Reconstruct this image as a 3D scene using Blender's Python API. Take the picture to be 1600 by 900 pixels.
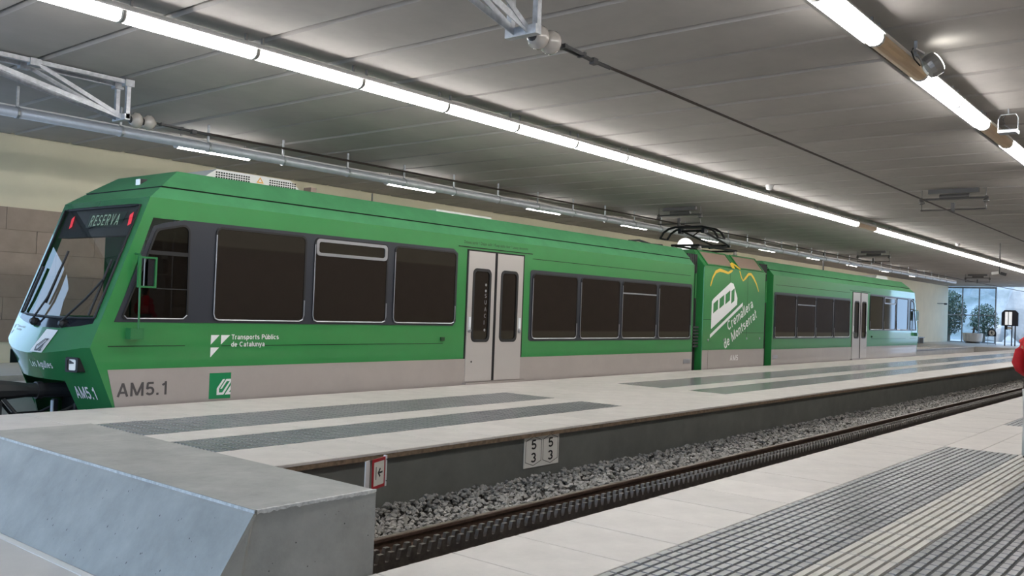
import bpy, bmesh, math, random
from mathutils import Vector, Matrix
from mathutils.geometry import tessellate_polygon

for o in list(bpy.data.objects):
    bpy.data.objects.remove(o)
S = bpy.context.scene
COL = S.collection
RND = random.Random(7)

# ------------------------------------------------------------------ camera
cam_d = bpy.data.cameras.new('camera')
cam = bpy.data.objects.new('camera', cam_d)
COL.objects.link(cam)
cam_d.sensor_width = 36.0
cam_d.lens = 1402.97 * 36.0 / 1600.0
cam_d.clip_start = 0.05
cam_d.clip_end = 600
# x = along the tracks, y = across them, z = up; platforms at z = 0
F_PX = 1402.97
vx = Vector((1947.4 - 800, 523 - 450, F_PX)).normalized()
vy = Vector((-913.3 - 800, 416.1 - 450, F_PX)).normalized()
vz = vx.cross(vy)
right = Vector((vx[0], vy[0], vz[0]))
down = Vector((vx[1], vy[1], vz[1]))
fwd = Vector((vx[2], vy[2], vz[2]))
m = Matrix((right, -down, -fwd)).transposed().to_4x4()
m.translation = Vector((0, 0, 1.55))
cam.matrix_world = m
S.camera = cam

# ------------------------------------------------------------------ world, sun, exposure
W = bpy.data.worlds.new('sky')
S.world = W
W.use_nodes = True
bg = W.node_tree.nodes['Background']
bg.inputs[0].default_value = (0.45, 0.68, 1.0, 1)
bg.inputs[1].default_value = 3.0
sun_d = bpy.data.lights.new('sun', 'SUN')
sun_d.energy = 3.0
sun_d.angle = 0.02
sun_d.color = (1.0, 0.95, 0.88)
sun = bpy.data.objects.new('sun', sun_d)
COL.objects.link(sun)
sun.rotation_euler = (0.25, -0.52, 0)
S.view_settings.view_transform = 'Standard'
S.view_settings.look = 'None'
S.view_settings.gamma = 1.0
S.view_settings.use_curve_mapping = False
S.view_settings.exposure = 0.0
LAMP = 29.0

# ------------------------------------------------------------------ materials
MATS = {}


def mat(name, rgb, rough=0.6, metal=0.0, spec=0.5, noise=0.0, nscale=6.0, bump=0.0, bscale=40.0,
        rand=0.0, coat=0.0, emit=None, estr=0.0, dark=None, streak=None):
    if name in MATS:
        return MATS[name]
    M = bpy.data.materials.new(name)
    M.use_nodes = True
    nt = M.node_tree
    b = nt.nodes['Principled BSDF']
    b.inputs['Base Color'].default_value = (*rgb, 1)
    b.inputs['Roughness'].default_value = rough
    b.inputs['Metallic'].default_value = metal
    b.inputs['Specular IOR Level'].default_value = spec
    b.inputs['Coat Weight'].default_value = coat
    b.inputs['Coat Roughness'].default_value = 0.04
    if emit:
        b.inputs['Emission Color'].default_value = (*emit, 1)
        b.inputs['Emission Strength'].default_value = estr
    tc = nt.nodes.new('ShaderNodeTexCoord')
    src = None
    if noise > 0:
        n = nt.nodes.new('ShaderNodeTexNoise')
        n.inputs['Scale'].default_value = nscale
        n.inputs['Detail'].default_value = 6
        n.inputs['Roughness'].default_value = 0.65
        if streak:
            mp = nt.nodes.new('ShaderNodeMapping')
            mp.inputs['Scale'].default_value = streak
            nt.links.new(tc.outputs['Object'], mp.inputs['Vector'])
            nt.links.new(mp.outputs[0], n.inputs['Vector'])
        else:
            nt.links.new(tc.outputs['Object'], n.inputs['Vector'])
        r = nt.nodes.new('ShaderNodeValToRGB')
        d = dark if dark else tuple(c * (1 - noise) for c in rgb)
        li = tuple(min(1, c * (1 + noise * 0.6)) for c in rgb)
        r.color_ramp.elements[0].position = 0.3
        r.color_ramp.elements[0].color = (*d, 1)
        r.color_ramp.elements[1].position = 0.7
        r.color_ramp.elements[1].color = (*li, 1)
        nt.links.new(n.outputs['Fac'], r.inputs[0])
        src = r.outputs[0]
    if rand > 0:
        oi = nt.nodes.new('ShaderNodeObjectInfo')
        mr = nt.nodes.new('ShaderNodeMapRange')
        mr.inputs['To Min'].default_value = 1 - rand
        mr.inputs['To Max'].default_value = 1 + rand
        nt.links.new(oi.outputs['Random'], mr.inputs['Value'])
        h = nt.nodes.new('ShaderNodeHueSaturation')
        if src:
            nt.links.new(src, h.inputs['Color'])
        else:
            h.inputs['Color'].default_value = (*rgb, 1)
        nt.links.new(mr.outputs[0], h.inputs['Value'])
        src = h.outputs[0]
    if src:
        nt.links.new(src, b.inputs['Base Color'])
    if bump > 0:
        n2 = nt.nodes.new('ShaderNodeTexNoise')
        n2.inputs['Scale'].default_value = bscale
        n2.inputs['Detail'].default_value = 8
        nt.links.new(tc.outputs['Object'], n2.inputs['Vector'])
        bp = nt.nodes.new('ShaderNodeBump')
        bp.inputs['Strength'].default_value = bump
        bp.inputs['Distance'].default_value = 0.01
        nt.links.new(n2.outputs['Fac'], bp.inputs['Height'])
        nt.links.new(bp.outputs[0], b.inputs['Normal'])
    MATS[name] = M
    return M


def glass_mat(name, tint, refl_rough=0.02, ior=1.5):
    """thin pane: tinted see-through plus mirror reflection by Fresnel"""
    M = bpy.data.materials.new(name)
    M.use_nodes = True
    nt = M.node_tree
    nt.nodes.clear()
    out = nt.nodes.new('ShaderNodeOutputMaterial')
    mix = nt.nodes.new('ShaderNodeMixShader')
    tr = nt.nodes.new('ShaderNodeBsdfTransparent')
    tr.inputs[0].default_value = (*tint, 1)
    gl = nt.nodes.new('ShaderNodeBsdfGlossy')
    gl.inputs['Roughness'].default_value = refl_rough
    # Schlick's Fresnel term, the same from both sides of a thin pane
    geo = nt.nodes.new('ShaderNodeNewGeometry')
    dot = nt.nodes.new('ShaderNodeVectorMath')
    dot.operation = 'DOT_PRODUCT'
    nt.links.new(geo.outputs['Normal'], dot.inputs[0])
    nt.links.new(geo.outputs['Incoming'], dot.inputs[1])

    def math_node(op, a, b):
        n = nt.nodes.new('ShaderNodeMath')
        n.operation = op
        for i, q in enumerate((a, b)):
            if q is None:
                continue
            if isinstance(q, (int, float)):
                n.inputs[i].default_value = q
            else:
                nt.links.new(q, n.inputs[i])
        return n.outputs[0]
    f0 = ((ior - 1) / (ior + 1)) ** 2
    c = math_node('SUBTRACT', 1.0, math_node('ABSOLUTE', dot.outputs['Value'], None))
    fr = math_node('ADD', f0, math_node('MULTIPLY', 1 - f0, math_node('POWER', c, 5.0)))
    nt.links.new(fr, mix.inputs[0])
    nt.links.new(tr.outputs[0], mix.inputs[1])
    nt.links.new(gl.outputs[0], mix.inputs[2])
    nt.links.new(mix.outputs[0], out.inputs[0])
    MATS[name] = M
    return M


mat('ceiling_concrete', (0.385, 0.36, 0.335), 0.8, noise=0.09, nscale=1.3, bump=0.04, rand=0.05)
mat('ceiling_void', (0.06, 0.055, 0.05), 0.9, noise=0.2, nscale=4)  # dark slab colour paints the shade in the gaps behind the planks
mat('cream_paint', (0.86, 0.77, 0.575), 0.75, noise=0.06, nscale=0.8)
mat('brown_stone', (0.40, 0.30, 0.235), 0.55, noise=0.14, nscale=2.2, rand=0.07)
mat('joint_brown', (0.22, 0.16, 0.12), 0.8)
mat('pale_stone', (0.67, 0.63, 0.595), 0.42, noise=0.12, nscale=3.0, rand=0.05, bump=0.05, bscale=60)
mat('pale_stone_floor', (0.64, 0.61, 0.575), 0.35, noise=0.10, nscale=2.0)
mat('grey_tile', (0.275, 0.28, 0.285), 0.28, noise=0.25, nscale=5.0, rand=0.10)
mat('grey_tile_bed', (0.085, 0.085, 0.09), 0.7, noise=0.3, nscale=20)
mat('grey_polished', (0.24, 0.245, 0.255), 0.2, spec=0.35, noise=0.12, nscale=8.0)
mat('light_tile', (0.60, 0.575, 0.53), 0.35, noise=0.10, nscale=6, rand=0.06)
mat('light_tile_bed', (0.24, 0.22, 0.20), 0.8, noise=0.2, nscale=20)
mat('coping_edge', (0.24, 0.17, 0.11), 0.8, noise=0.45, nscale=14)
mat('painted_grey_wall', (0.155, 0.16, 0.145), 0.75, noise=0.18, nscale=2.2, bump=0.1, bscale=20)
mat('block_concrete', (0.365, 0.365, 0.34), 0.62, noise=0.22, nscale=3.2, bump=0.25, bscale=35)
mat('chipped_concrete', (0.66, 0.66, 0.64), 0.85, noise=0.35, nscale=30, bump=0.6, bscale=60)
mat('pit_dark', (0.012, 0.012, 0.012), 0.9)
mat('ballast', (0.40, 0.385, 0.36), 0.9, noise=0.45, nscale=9)
mat('track_bed', (0.045, 0.04, 0.036), 0.95, noise=0.4, nscale=10)
mat('rusty_rail', (0.12, 0.075, 0.055), 0.6, metal=0.3, noise=0.35, nscale=12)
mat('rail_head', (0.30, 0.25, 0.21), 0.35, metal=0.8, noise=0.2, nscale=10)
mat('rack_steel', (0.155, 0.135, 0.12), 0.4, metal=0.55, noise=0.35, nscale=14)
mat('sleeper_steel', (0.05, 0.04, 0.035), 0.8, noise=0.4, nscale=10)
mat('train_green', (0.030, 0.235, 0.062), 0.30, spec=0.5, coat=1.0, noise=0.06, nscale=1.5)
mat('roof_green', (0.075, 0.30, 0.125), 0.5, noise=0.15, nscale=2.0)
mat('front_green_shaded', (0.030, 0.185, 0.062), 0.25, coat=0.6, noise=0.05, nscale=1.5)  # train green darkened, the shade of the front put into its colour
mat('train_silver', (0.42, 0.375, 0.35), 0.36, metal=0.15, coat=0.9, noise=0.05, nscale=2)
mat('door_silver', (0.52, 0.49, 0.47), 0.34, metal=0.2, coat=0.8)
mat('band_dark', (0.028, 0.033, 0.045), 0.35, coat=0.3)
mat('seam_dark', (0.006, 0.008, 0.006), 0.8)
mat('black_rubber', (0.012, 0.012, 0.013), 0.55)
mat('black_gloss', (0.015, 0.017, 0.022), 0.06, spec=0.6)
mat('window_alu', (0.42, 0.43, 0.46), 0.35, metal=0.8)
mat('white_print', (0.80, 0.80, 0.80), 0.5)
mat('grey_print', (0.075, 0.07, 0.07), 0.5)
mat('dark_print', (0.01, 0.05, 0.015), 0.5)
mat('logo_green', (0.0, 0.22, 0.075), 0.4)
mat('yellow_print', (0.72, 0.47, 0.03), 0.5)
mat('galvanised', (0.50, 0.52, 0.55), 0.45, metal=0.75, noise=0.25, nscale=14)
mat('grey_pipe', (0.62, 0.63, 0.66), 0.4, metal=0.3, noise=0.1, nscale=6)
mat('white_enamel', (0.75, 0.74, 0.72), 0.5)
mat('dead_diffuser', (0.62, 0.45, 0.28), 0.4)
mat('clip_steel', (0.32, 0.31, 0.30), 0.4, metal=0.7)
mat('porcelain', (0.40, 0.37, 0.34), 0.12, coat=0.5)
mat('support_grey', (0.13, 0.125, 0.12), 0.5, metal=0.4)
mat('cast_iron', (0.06, 0.06, 0.062), 0.5, metal=0.4)
mat('copper_wire', (0.045, 0.035, 0.03), 0.5, metal=0.4)
mat('sign_white', (0.78, 0.76, 0.71), 0.5)
mat('sign_red', (0.42, 0.012, 0.02), 0.45)
mat('black_ink', (0.008, 0.008, 0.008), 0.5)
mat('white_plastic', (0.78, 0.80, 0.83), 0.4)
mat('pantograph_black', (0.008, 0.008, 0.009), 0.45)
mat('brown_grille', (0.30, 0.21, 0.17), 0.4)
mat('cab_beige', (0.55, 0.49, 0.37), 0.7)
mat('cab_dark', (0.03, 0.03, 0.032), 0.7)
mat('skin', (0.45, 0.25, 0.17), 0.6)
mat('red_cloth', (0.55, 0.015, 0.02), 0.8, noise=0.2, nscale=15)
mat('black_cloth', (0.01, 0.01, 0.012), 0.85)
mat('light_trousers', (0.55, 0.55, 0.53), 0.85, noise=0.1, nscale=12)
mat('dark_hair', (0.02, 0.013, 0.01), 0.6)
mat('leaf', (0.03, 0.06, 0.03), 0.6, noise=0.4, nscale=3)
mat('palm_leaf', (0.04, 0.12, 0.06), 0.5)
mat('bark', (0.10, 0.075, 0.05), 0.9, noise=0.3, nscale=10)
mat('hill_rock', (0.25, 0.27, 0.29), 0.9, noise=0.45, nscale=0.25, dark=(0.09, 0.12, 0.115))
mat('pale_rock', (0.40, 0.40, 0.40), 0.9, noise=0.25, nscale=0.9)
mat('outdoor_paving', (0.36, 0.355, 0.35), 0.8, noise=0.12, nscale=1.0)
mat('mullion', (0.30, 0.33, 0.36), 0.4, metal=0.5)
mat('planter_white', (0.62, 0.60, 0.58), 0.7)
mat('kiosk_dark', (0.02, 0.022, 0.035), 0.5)
mat('lamp_white', (0.9, 0.9, 0.88), 0.4, emit=(1.0, 0.975, 0.95), estr=LAMP)
mat('globe_white', (0.95, 0.95, 0.95), 0.3, emit=(1, 0.98, 0.95), estr=1.2)
mat('flood_lens', (0.9, 0.9, 0.88), 0.3, emit=(1.0, 0.99, 0.93), estr=14.0)
mat('poster_glow', (0.9, 0.9, 0.9), 0.4, emit=(0.95, 0.97, 1), estr=0.6)  # brightness of the posters put in as emission
mat('headlamp', (0.85, 0.85, 0.82), 0.15, coat=0.6, emit=(1, 0.98, 0.9), estr=0.08)
mat('red_lamp', (0.5, 0.02, 0.03), 0.3, emit=(1, 0.06, 0.10), estr=0.9)
mat('led_green', (0.2, 0.3, 0.25), 0.5, emit=(0.55, 0.8, 0.62), estr=0.38)
mat('led_panel', (0.012, 0.03, 0.022), 0.4)
mat('warning_yellow', (0.75, 0.40, 0.10), 0.5)
glass_mat('cab_glass', (0.80, 0.82, 0.78), 0.01, 2.0)
glass_mat('side_glass', (0.20, 0.19, 0.17), 0.015, 1.55)
glass_mat('clear_glass', (0.84, 0.92, 0.97), 0.01, 1.45)

# ------------------------------------------------------------------ mesh helpers


def join(*parts):
    V, Fc = [], []
    for v, f in parts:
        n = len(V)
        V += list(v)
        Fc += [tuple(i + n for i in q) for q in f]
    return V, Fc


def box(x0, x1, y0, y1, z0, z1):
    v = [(x0, y0, z0), (x1, y0, z0), (x1, y1, z0), (x0, y1, z0), (x0, y0, z1), (x1, y0, z1), (x1, y1, z1), (x0, y1, z1)]
    f = [(0, 3, 2, 1), (4, 5, 6, 7), (0, 1, 5, 4), (1, 2, 6, 5), (2, 3, 7, 6), (3, 0, 4, 7)]
    return v, f


def cham(x0, x1, y0, y1, z0, z1, c):
    """slab with its top edges chamfered by c"""
    v = [(x0, y0, z0), (x1, y0, z0), (x1, y1, z0), (x0, y1, z0),
         (x0, y0, z1 - c), (x1, y0, z1 - c), (x1, y1, z1 - c), (x0, y1, z1 - c),
         (x0 + c, y0 + c, z1), (x1 - c, y0 + c, z1), (x1 - c, y1 - c, z1), (x0 + c, y1 - c, z1)]
    f = [(0, 3, 2, 1), (8, 9, 10, 11)]
    for a in range(4):
        b = (a + 1) % 4
        f += [(a, b, 4 + b, 4 + a), (4 + a, 4 + b, 8 + b, 8 + a)]
    return v, f


def beam(p0, p1, w, h, up=(0, 0, 1)):
    p0, p1 = Vector(p0), Vector(p1)
    d = (p1 - p0).normalized()
    u = Vector(up)
    if abs(d.dot(u)) > 0.98:
        u = Vector((1, 0, 0))
    s = d.cross(u).normalized()
    u = s.cross(d).normalized()
    v = []
    for p in (p0, p1):
        for a, b in ((-1, -1), (1, -1), (1, 1), (-1, 1)):
            v.append(tuple(p + s * a * w / 2 + u * b * h / 2))
    f = [(3, 2, 1, 0), (4, 5, 6, 7), (0, 1, 5, 4), (1, 2, 6, 5), (2, 3, 7, 6), (3, 0, 4, 7)]
    return v, f


def tube(pts, r, n=8, caps=True):
    pts = [Vector(p) for p in pts]
    rs = r if isinstance(r, (list, tuple)) else [r] * len(pts)
    V, Fc = [], []
    for i, p in enumerate(pts):
        d = (pts[min(i + 1, len(pts) - 1)] - pts[max(i - 1, 0)]).normalized()
        u = Vector((0, 0, 1)) if abs(d.z) < 0.95 else Vector((1, 0, 0))
        s = d.cross(u).normalized()
        u = s.cross(d).normalized()
        for k in range(n):
            a = 2 * math.pi * k / n
            V.append(tuple(p + (s * math.cos(a) + u * math.sin(a)) * rs[i]))
    for i in range(len(pts) - 1):
        for k in range(n):
            a, b = i * n + k, i * n + (k + 1) % n
            Fc.append((a, b, b + n, a + n))
    if caps:
        Fc.append(tuple(range(n - 1, -1, -1)))
        Fc.append(tuple(range((len(pts) - 1) * n, len(pts) * n)))
    return V, Fc


def lathe(prof, base=(0, 0, 0), axis=(0, 0, 1), n=20):
    """prof: (radius, height) along axis from base"""
    a = Vector(axis).normalized()
    u = Vector((0, 0, 1)) if abs(a.z) < 0.9 else Vector((1, 0, 0))
    s = a.cross(u).normalized()
    u = s.cross(a)
    b = Vector(base)
    V, Fc = [], []
    for r, h in prof:
        for k in range(n):
            t = 2 * math.pi * k / n
            V.append(tuple(b + a * h + (s * math.cos(t) + u * math.sin(t)) * max(r, 1e-4)))
    for i in range(len(prof) - 1):
        for k in range(n):
            p, q = i * n + k, i * n + (k + 1) % n
            Fc.append((p, q, q + n, p + n))
    Fc.append(tuple(range(n - 1, -1, -1)))
    Fc.append(tuple(range((len(prof) - 1) * n, len(prof) * n)))
    return V, Fc


def rrect(x0, x1, z0, z1, r, n=5):
    out = []
    for cx, cz, a0 in ((x1 - r, z0 + r, -90), (x1 - r, z1 - r, 0), (x0 + r, z1 - r, 90), (x0 + r, z0 + r, 180)):
        for k in range(n + 1):
            a = math.radians(a0 + 90 * k / n)
            out.append((cx + r * math.cos(a), cz + r * math.sin(a)))
    return out


def rpoly(pts, r, n=4):
    """polygon with its corners rounded by r"""
    out = []
    N = len(pts)
    for i in range(N):
        p = Vector(pts[i])
        a = (Vector(pts[i - 1]) - p)
        b = (Vector(pts[(i + 1) % N]) - p)
        t = min(r, a.length * 0.45, b.length * 0.45)
        a = p + a.normalized() * t
        b = p + b.normalized() * t
        for k in range(n + 1):
            s = k / n
            q = a * (1 - s) ** 2 + p * 2 * s * (1 - s) + b * s ** 2
            out.append((q.x, q.y))
    return out


def prism(outer, holes, fn, d0, d1):
    """flat outline (with holes) given thickness; fn(a, b, depth) -> xyz"""
    if holes and not isinstance(holes[0][0], (tuple, list)):
        holes = [holes]
    loops = [list(outer)] + [list(h) for h in holes]
    flat = [p for l in loops for p in l]
    tris = tessellate_polygon([[Vector((p[0], p[1], 0)) for p in l] for l in loops])
    n = len(flat)
    V = [fn(p[0], p[1], d0) for p in flat] + [fn(p[0], p[1], d1) for p in flat]
    Fc = [tuple(t) for t in tris] + [tuple(i + n for i in reversed(t)) for t in tris]
    k = 0
    for l in loops:
        L = len(l)
        for i in range(L):
            a, b = k + i, k + (i + 1) % L
            Fc.append((a, b, b + n, a + n))
        k += L
    return V, Fc


def raw(name, vf, m, smooth=False, bevel=0.0):
    me = bpy.data.meshes.new(name)
    me.from_pydata([tuple(v) for v in vf[0]], [], vf[1])
    bm = bmesh.new()
    bm.from_mesh(me)
    bmesh.ops.recalc_face_normals(bm, faces=bm.faces)
    bm.to_mesh(me)
    bm.free()
    if smooth:
        for p in me.polygons:
            p.use_smooth = True
    me.materials.append(MATS[m])
    o = bpy.data.objects.new(name, me)
    COL.objects.link(o)
    if bevel:
        b = o.modifiers.new('bevel', 'BEVEL')
        b.width = bevel
        b.segments = 2
        b.limit_method = 'ANGLE'
        b.angle_limit = math.radians(25)
    return o


def root_loc(p):
    l = Vector(p.location)
    while p.parent:
        p = p.parent
        l = l + Vector(p.location)
    return l


def obj(name, vf, m, parent=None, smooth=False, bevel=0.0):
    """vertices are given in world coordinates; a child is shifted into its parent's frame"""
    o = raw(name, vf, m, smooth, bevel)
    if parent is not None:
        o.parent = parent
        o.location = -root_loc(parent)
    return o


def tag(o, label, cat, group=None):
    o['label'] = label
    o['category'] = cat
    if group:
        o['group'] = group
    return o


def thing(name, loc, label, cat, group=None):
    o = bpy.data.objects.new(name, None)
    COL.objects.link(o)
    o.location = loc
    o.empty_display_size = 0.1
    return tag(o, label, cat, group)


def struct(name, vf, m, parent=None, label=None):
    o = obj(name, vf, m, parent)
    if parent is None:
        o['kind'] = 'structure'
    if label:
        o['label'] = label
    return o


def tree_copy(o, parent=None):
    c = o.copy()
    COL.objects.link(c)
    c.parent = parent
    for ch in o.children:
        tree_copy(ch, c)
    return c


def text_vf(body, fn, x, y, w=None, h=None, rot=0.0, bold=0.0, slant=0.0, space=1.0):
    """lettering as flat mesh: cap box starts at (x, y), scaled to width w / height h, rotated by rot; fn(a,b,d)->xyz"""
    cu = bpy.data.curves.new('t', 'FONT')
    cu.body = body
    cu.offset = bold
    cu.shear = slant
    cu.space_character = space
    cu.resolution_u = 3
    ob = bpy.data.objects.new('t', cu)
    COL.objects.link(ob)
    dg = bpy.context.evaluated_depsgraph_get()
    me = bpy.data.meshes.new_from_object(ob.evaluated_get(dg))
    vs = [v.co.copy() for v in me.vertices]
    fs = [tuple(p.vertices) for p in me.polygons]
    bpy.data.objects.remove(ob)
    bpy.data.curves.remove(cu)
    bpy.data.meshes.remove(me)
    x0, x1 = min(v.x for v in vs), max(v.x for v in vs)
    y0, y1 = 0.0, 0.73
    sx = w / (x1 - x0) if w else None
    sy = h / (y1 - y0) if h else sx
    sx = sx or sy
    ca, sa = math.cos(rot), math.sin(rot)
    V = []
    for v in vs:
        a, b = (v.x - x0) * sx, (v.y - y0) * sy
        V.append(fn(x + a * ca - b * sa, y + a * sa + b * ca, 0.0))
    return V, fs



def _arc(cx, cy, rx, ry, a0, a1, n=14):
    return [(cx + rx * math.cos(math.radians(a0 + (a1 - a0) * k / n)), cy + ry * math.sin(math.radians(a0 + (a1 - a0) * k / n))) for k in range(n + 1)]


_ST = [(0.09, 0), (0.09, 1)]
_SX = [(0.09, 0), (0.09, 0.74)]
GLYPH = {
    'A': (0.80, [[(0.09, 0), (0.40, 0.97)], [(0.71, 0), (0.40, 0.97)], [(0.22, 0.30), (0.58, 0.30)]]),
    'M': (0.92, [_ST, [(0.83, 0), (0.83, 1)], [(0.10, 0.96), (0.46, 0.06)], [(0.82, 0.96), (0.46, 0.06)]]),
    '5': (0.66, [[(0.58, 0.915), (0.17, 0.915)], [(0.18, 0.95), (0.13, 0.46)], _arc(0.32, 0.33, 0.24, 0.245, 142, -150)]),
    '1': (0.50, [[(0.34, 0), (0.34, 1)], [(0.36, 0.88), (0.10, 0.72)]]),
    '.': (0.24, [[(0.11, 0), (0.11, 0.17)]]),
    '3': (0.64, [_arc(0.31, 0.705, 0.21, 0.21, 160, -90), _arc(0.31, 0.29, 0.23, 0.205, 90, -160)]),
    'C': (0.80, [_arc(0.42, 0.5, 0.33, 0.415, 48, 312)]),
    'r': (0.40, [_SX, _arc(0.29, 0.44, 0.20, 0.22, 180, 75)]),
    'e': (0.64, [_arc(0.32, 0.37, 0.23, 0.285, 0, 318), [(0.09, 0.37), (0.55, 0.37)]]),
    'm': (0.90, [_SX, _arc(0.27, 0.46, 0.18, 0.195, 180, 0) + [(0.45, 0)], _arc(0.63, 0.46, 0.18, 0.195, 180, 0) + [(0.81, 0)]]),
    'a': (0.58, [_arc(0.28, 0.215, 0.19, 0.135, 0, 360), [(0.47, 0), (0.47, 0.47)], _arc(0.28, 0.47, 0.19, 0.19, 0, 158)]),
    'l': (0.20, [_ST]), 'I': (0.20, [_ST]),
    'd': (0.60, [_arc(0.29, 0.37, 0.20, 0.285, 0, 360), [(0.51, 0), (0.51, 1)]]),
    'b': (0.60, [_ST, _arc(0.31, 0.37, 0.20, 0.285, 0, 360)]),
    'p': (0.60, [[(0.09, -0.26), (0.09, 0.74)], _arc(0.31, 0.37, 0.20, 0.285, 0, 360)]),
    'o': (0.62, [_arc(0.31, 0.37, 0.22, 0.285, 0, 360)]),
    'n': (0.58, [_SX, _arc(0.29, 0.45, 0.20, 0.205, 180, 0) + [(0.49, 0)]]),
    's': (0.54, [_arc(0.27, 0.515, 0.18, 0.145, 35, 270), _arc(0.27, 0.225, 0.19, 0.145, 90, -150)]),
    't': (0.40, [[(0.18, 0.94), (0.18, 0.22)] + _arc(0.31, 0.22, 0.13, 0.14, 180, 280, 6), [(0.02, 0.67), (0.37, 0.67)]]),
    'i': (0.20, [_SX, [(0.09, 0.86), (0.09, 1.0)]]),
    'u': (0.58, [[(0.09, 0.74), (0.09, 0.29)] + _arc(0.29, 0.29, 0.20, 0.205, 180, 360), [(0.49, 0.74), (0.49, 0)]]),
    'y': (0.58, [[(0.05, 0.74), (0.29, 0.04)], [(0.53, 0.74), (0.24, -0.16), (0.07, -0.18)]]),
    'g': (0.60, [_arc(0.29, 0.37, 0.20, 0.285, 0, 360), [(0.51, 0.74), (0.51, -0.04)] + _arc(0.30, -0.04, 0.21, 0.15, 0, -150)]),
    'T': (0.70, [[(0.0, 0.915), (0.70, 0.915)], [(0.35, 0), (0.35, 0.9)]]),
    'P': (0.68, [_ST, [(0.09, 0.915), (0.38, 0.915)] + _arc(0.38, 0.70, 0.22, 0.215, 90, -90) + [(0.09, 0.485)]]),
    'L': (0.58, [_ST, [(0.09, 0.085), (0.56, 0.085)]]),
    'c': (0.58, [_arc(0.31, 0.37, 0.22, 0.285, 50, 310)]),
    'E': (0.62, [_ST, [(0.09, 0.915), (0.60, 0.915)], [(0.09, 0.50), (0.54, 0.50)], [(0.09, 0.085), (0.60, 0.085)]]),
    'S': (0.66, [_arc(0.32, 0.70, 0.23, 0.215, 25, 270), _arc(0.32, 0.285, 0.24, 0.20, 90, -155)]),
    'V': (0.70, [[(0.06, 1), (0.35, 0.03)], [(0.64, 1), (0.35, 0.03)]]),
    'U': (0.68, [[(0.09, 1), (0.09, 0.35)] + _arc(0.34, 0.35, 0.25, 0.265, 180, 360) + [(0.59, 1)]]),
    ' ': (0.30, []),
}
GLYPH['R'] = (0.72, GLYPH['P'][1] + [[(0.34, 0.485), (0.60, 0)]])
GLYPH['\u00fa'] = (0.58, GLYPH['u'][1] + [[(0.24, 0.83), (0.38, 1.03)]])


def stroke_text(body, fn, x, y, w, h, rot=0.0, t=0.165, gap=0.10):
    """sans-serif lettering as flat strokes, scaled to width w and cap height h"""
    V, Fc = [], []
    pen = 0.0
    quads = []
    for ch in body:
        gw, strokes = GLYPH[ch]
        for si, st in enumerate(strokes):
            for i in range(len(st) - 1):
                (ax, ay), (bx, by) = st[i], st[i + 1]
                L = math.hypot(bx - ax, by - ay) or 1e-6
                ex, ey = (bx - ax) / L, (by - ay) / L
                e0 = 0.0 if i == 0 else t * 0.18
                e1 = 0.0 if i == len(st) - 2 else t * 0.18
                nx, ny = -ey * t / 2, ex * t / 2
                p = (ax - ex * e0, ay - ey * e0)
                q = (bx + ex * e1, by + ey * e1)
                quads.append((0.0004 * ((i % 2) + 2 * si), [(pen + p[0] + nx, p[1] + ny), (pen + p[0] - nx, p[1] - ny), (pen + q[0] - nx, q[1] - ny), (pen + q[0] + nx, q[1] + ny)]))
        pen += gw + gap
    sx = w / (pen - gap)
    ca, sa = math.cos(rot), math.sin(rot)
    for off, qd in quads:
        k = len(V)
        for a, b in qd:
            a, b = a * sx, b * h
            V.append(fn(x + a * ca - b * sa, y + a * sa + b * ca, off))
        Fc.append((k, k + 1, k + 2, k + 3))
    return V, Fc


# ------------------------------------------------------------------ the setting
XN, XF = -5.5, 84.0          # near and far end of the hall
ZC = 4.75                    # ceiling underside
# floors
flo = struct('floor', join(box(XN, XF, -3.2, 2.93, -1.2, -0.025), box(XN, 2.45, 2.93, 20, -1.2, 0.0),
                           box(2.45, XF, 2.93, 3.80, -1.2, -0.06)), 'pale_stone_floor',
             label='near platform and concourse floor')
plat = struct('platform', join(box(2.45, XF, 7.0, 11.72, -1.3, -0.079)), 'painted_grey_wall',
              label='middle island platform between the two tracks')
farp = struct('platform_far', join(box(2.45, 70, 14.9, 20, -1.3, 0.0), box(70, XF, 11.72, 20, -1.3, 0.0)), 'pale_stone_floor',
              label='far platform along the stone clad wall')
struct('trackbed', join(box(3.0, XF, 3.6, 7.1, -1.3, -0.80), box(2.45, 70, 11.6, 15.0, -1.3, -1.0)), 'track_bed')

# paving of the near platform: coping slabs, ribbed tiles
slab_me = raw('coping_slab', cham(0.004, 0.626, 0, 0.90, -0.06, 0.0, 0.004), 'pale_stone')
slab_me.parent = flo
slab_me.location = (3.55, 2.93, 0)
for i in list(range(1, 75)) + [-1]:
    c = slab_me.copy()
    COL.objects.link(c)
    c.location = (3.55 + 0.63 * i, 2.93, RND.uniform(-0.0015, 0.0015))


def grey_tile_vf(w, l):
    p = [box(0, l, 0, w, -0.025, -0.010)]
    return join(*p)


def studs_vf(w, l, rows, cols):
    p = []
    for r in range(rows):
        for c in range(cols):
            x0, x1 = l * c / cols + 0.007, l * (c + 1) / cols - 0.007
            y0, y1 = w * r / rows + 0.009, w * (r + 1) / rows - 0.009
            v = [(x0, y0, -0.011), (x1, y0, -0.011), (x1, y1, -0.011), (x0, y1, -0.011),
                 (x0 + 0.003, y0 + 0.003, 0), (x1 - 0.003, y0 + 0.003, 0), (x1 - 0.003, y1 - 0.003, 0), (x0 + 0.003, y1 - 0.003, 0)]
            p.append((v, [(4, 5, 6, 7), (0, 1, 5, 4), (1, 2, 6, 5), (2, 3, 7, 6), (3, 0, 4, 7)]))
    return join(*p)


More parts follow.
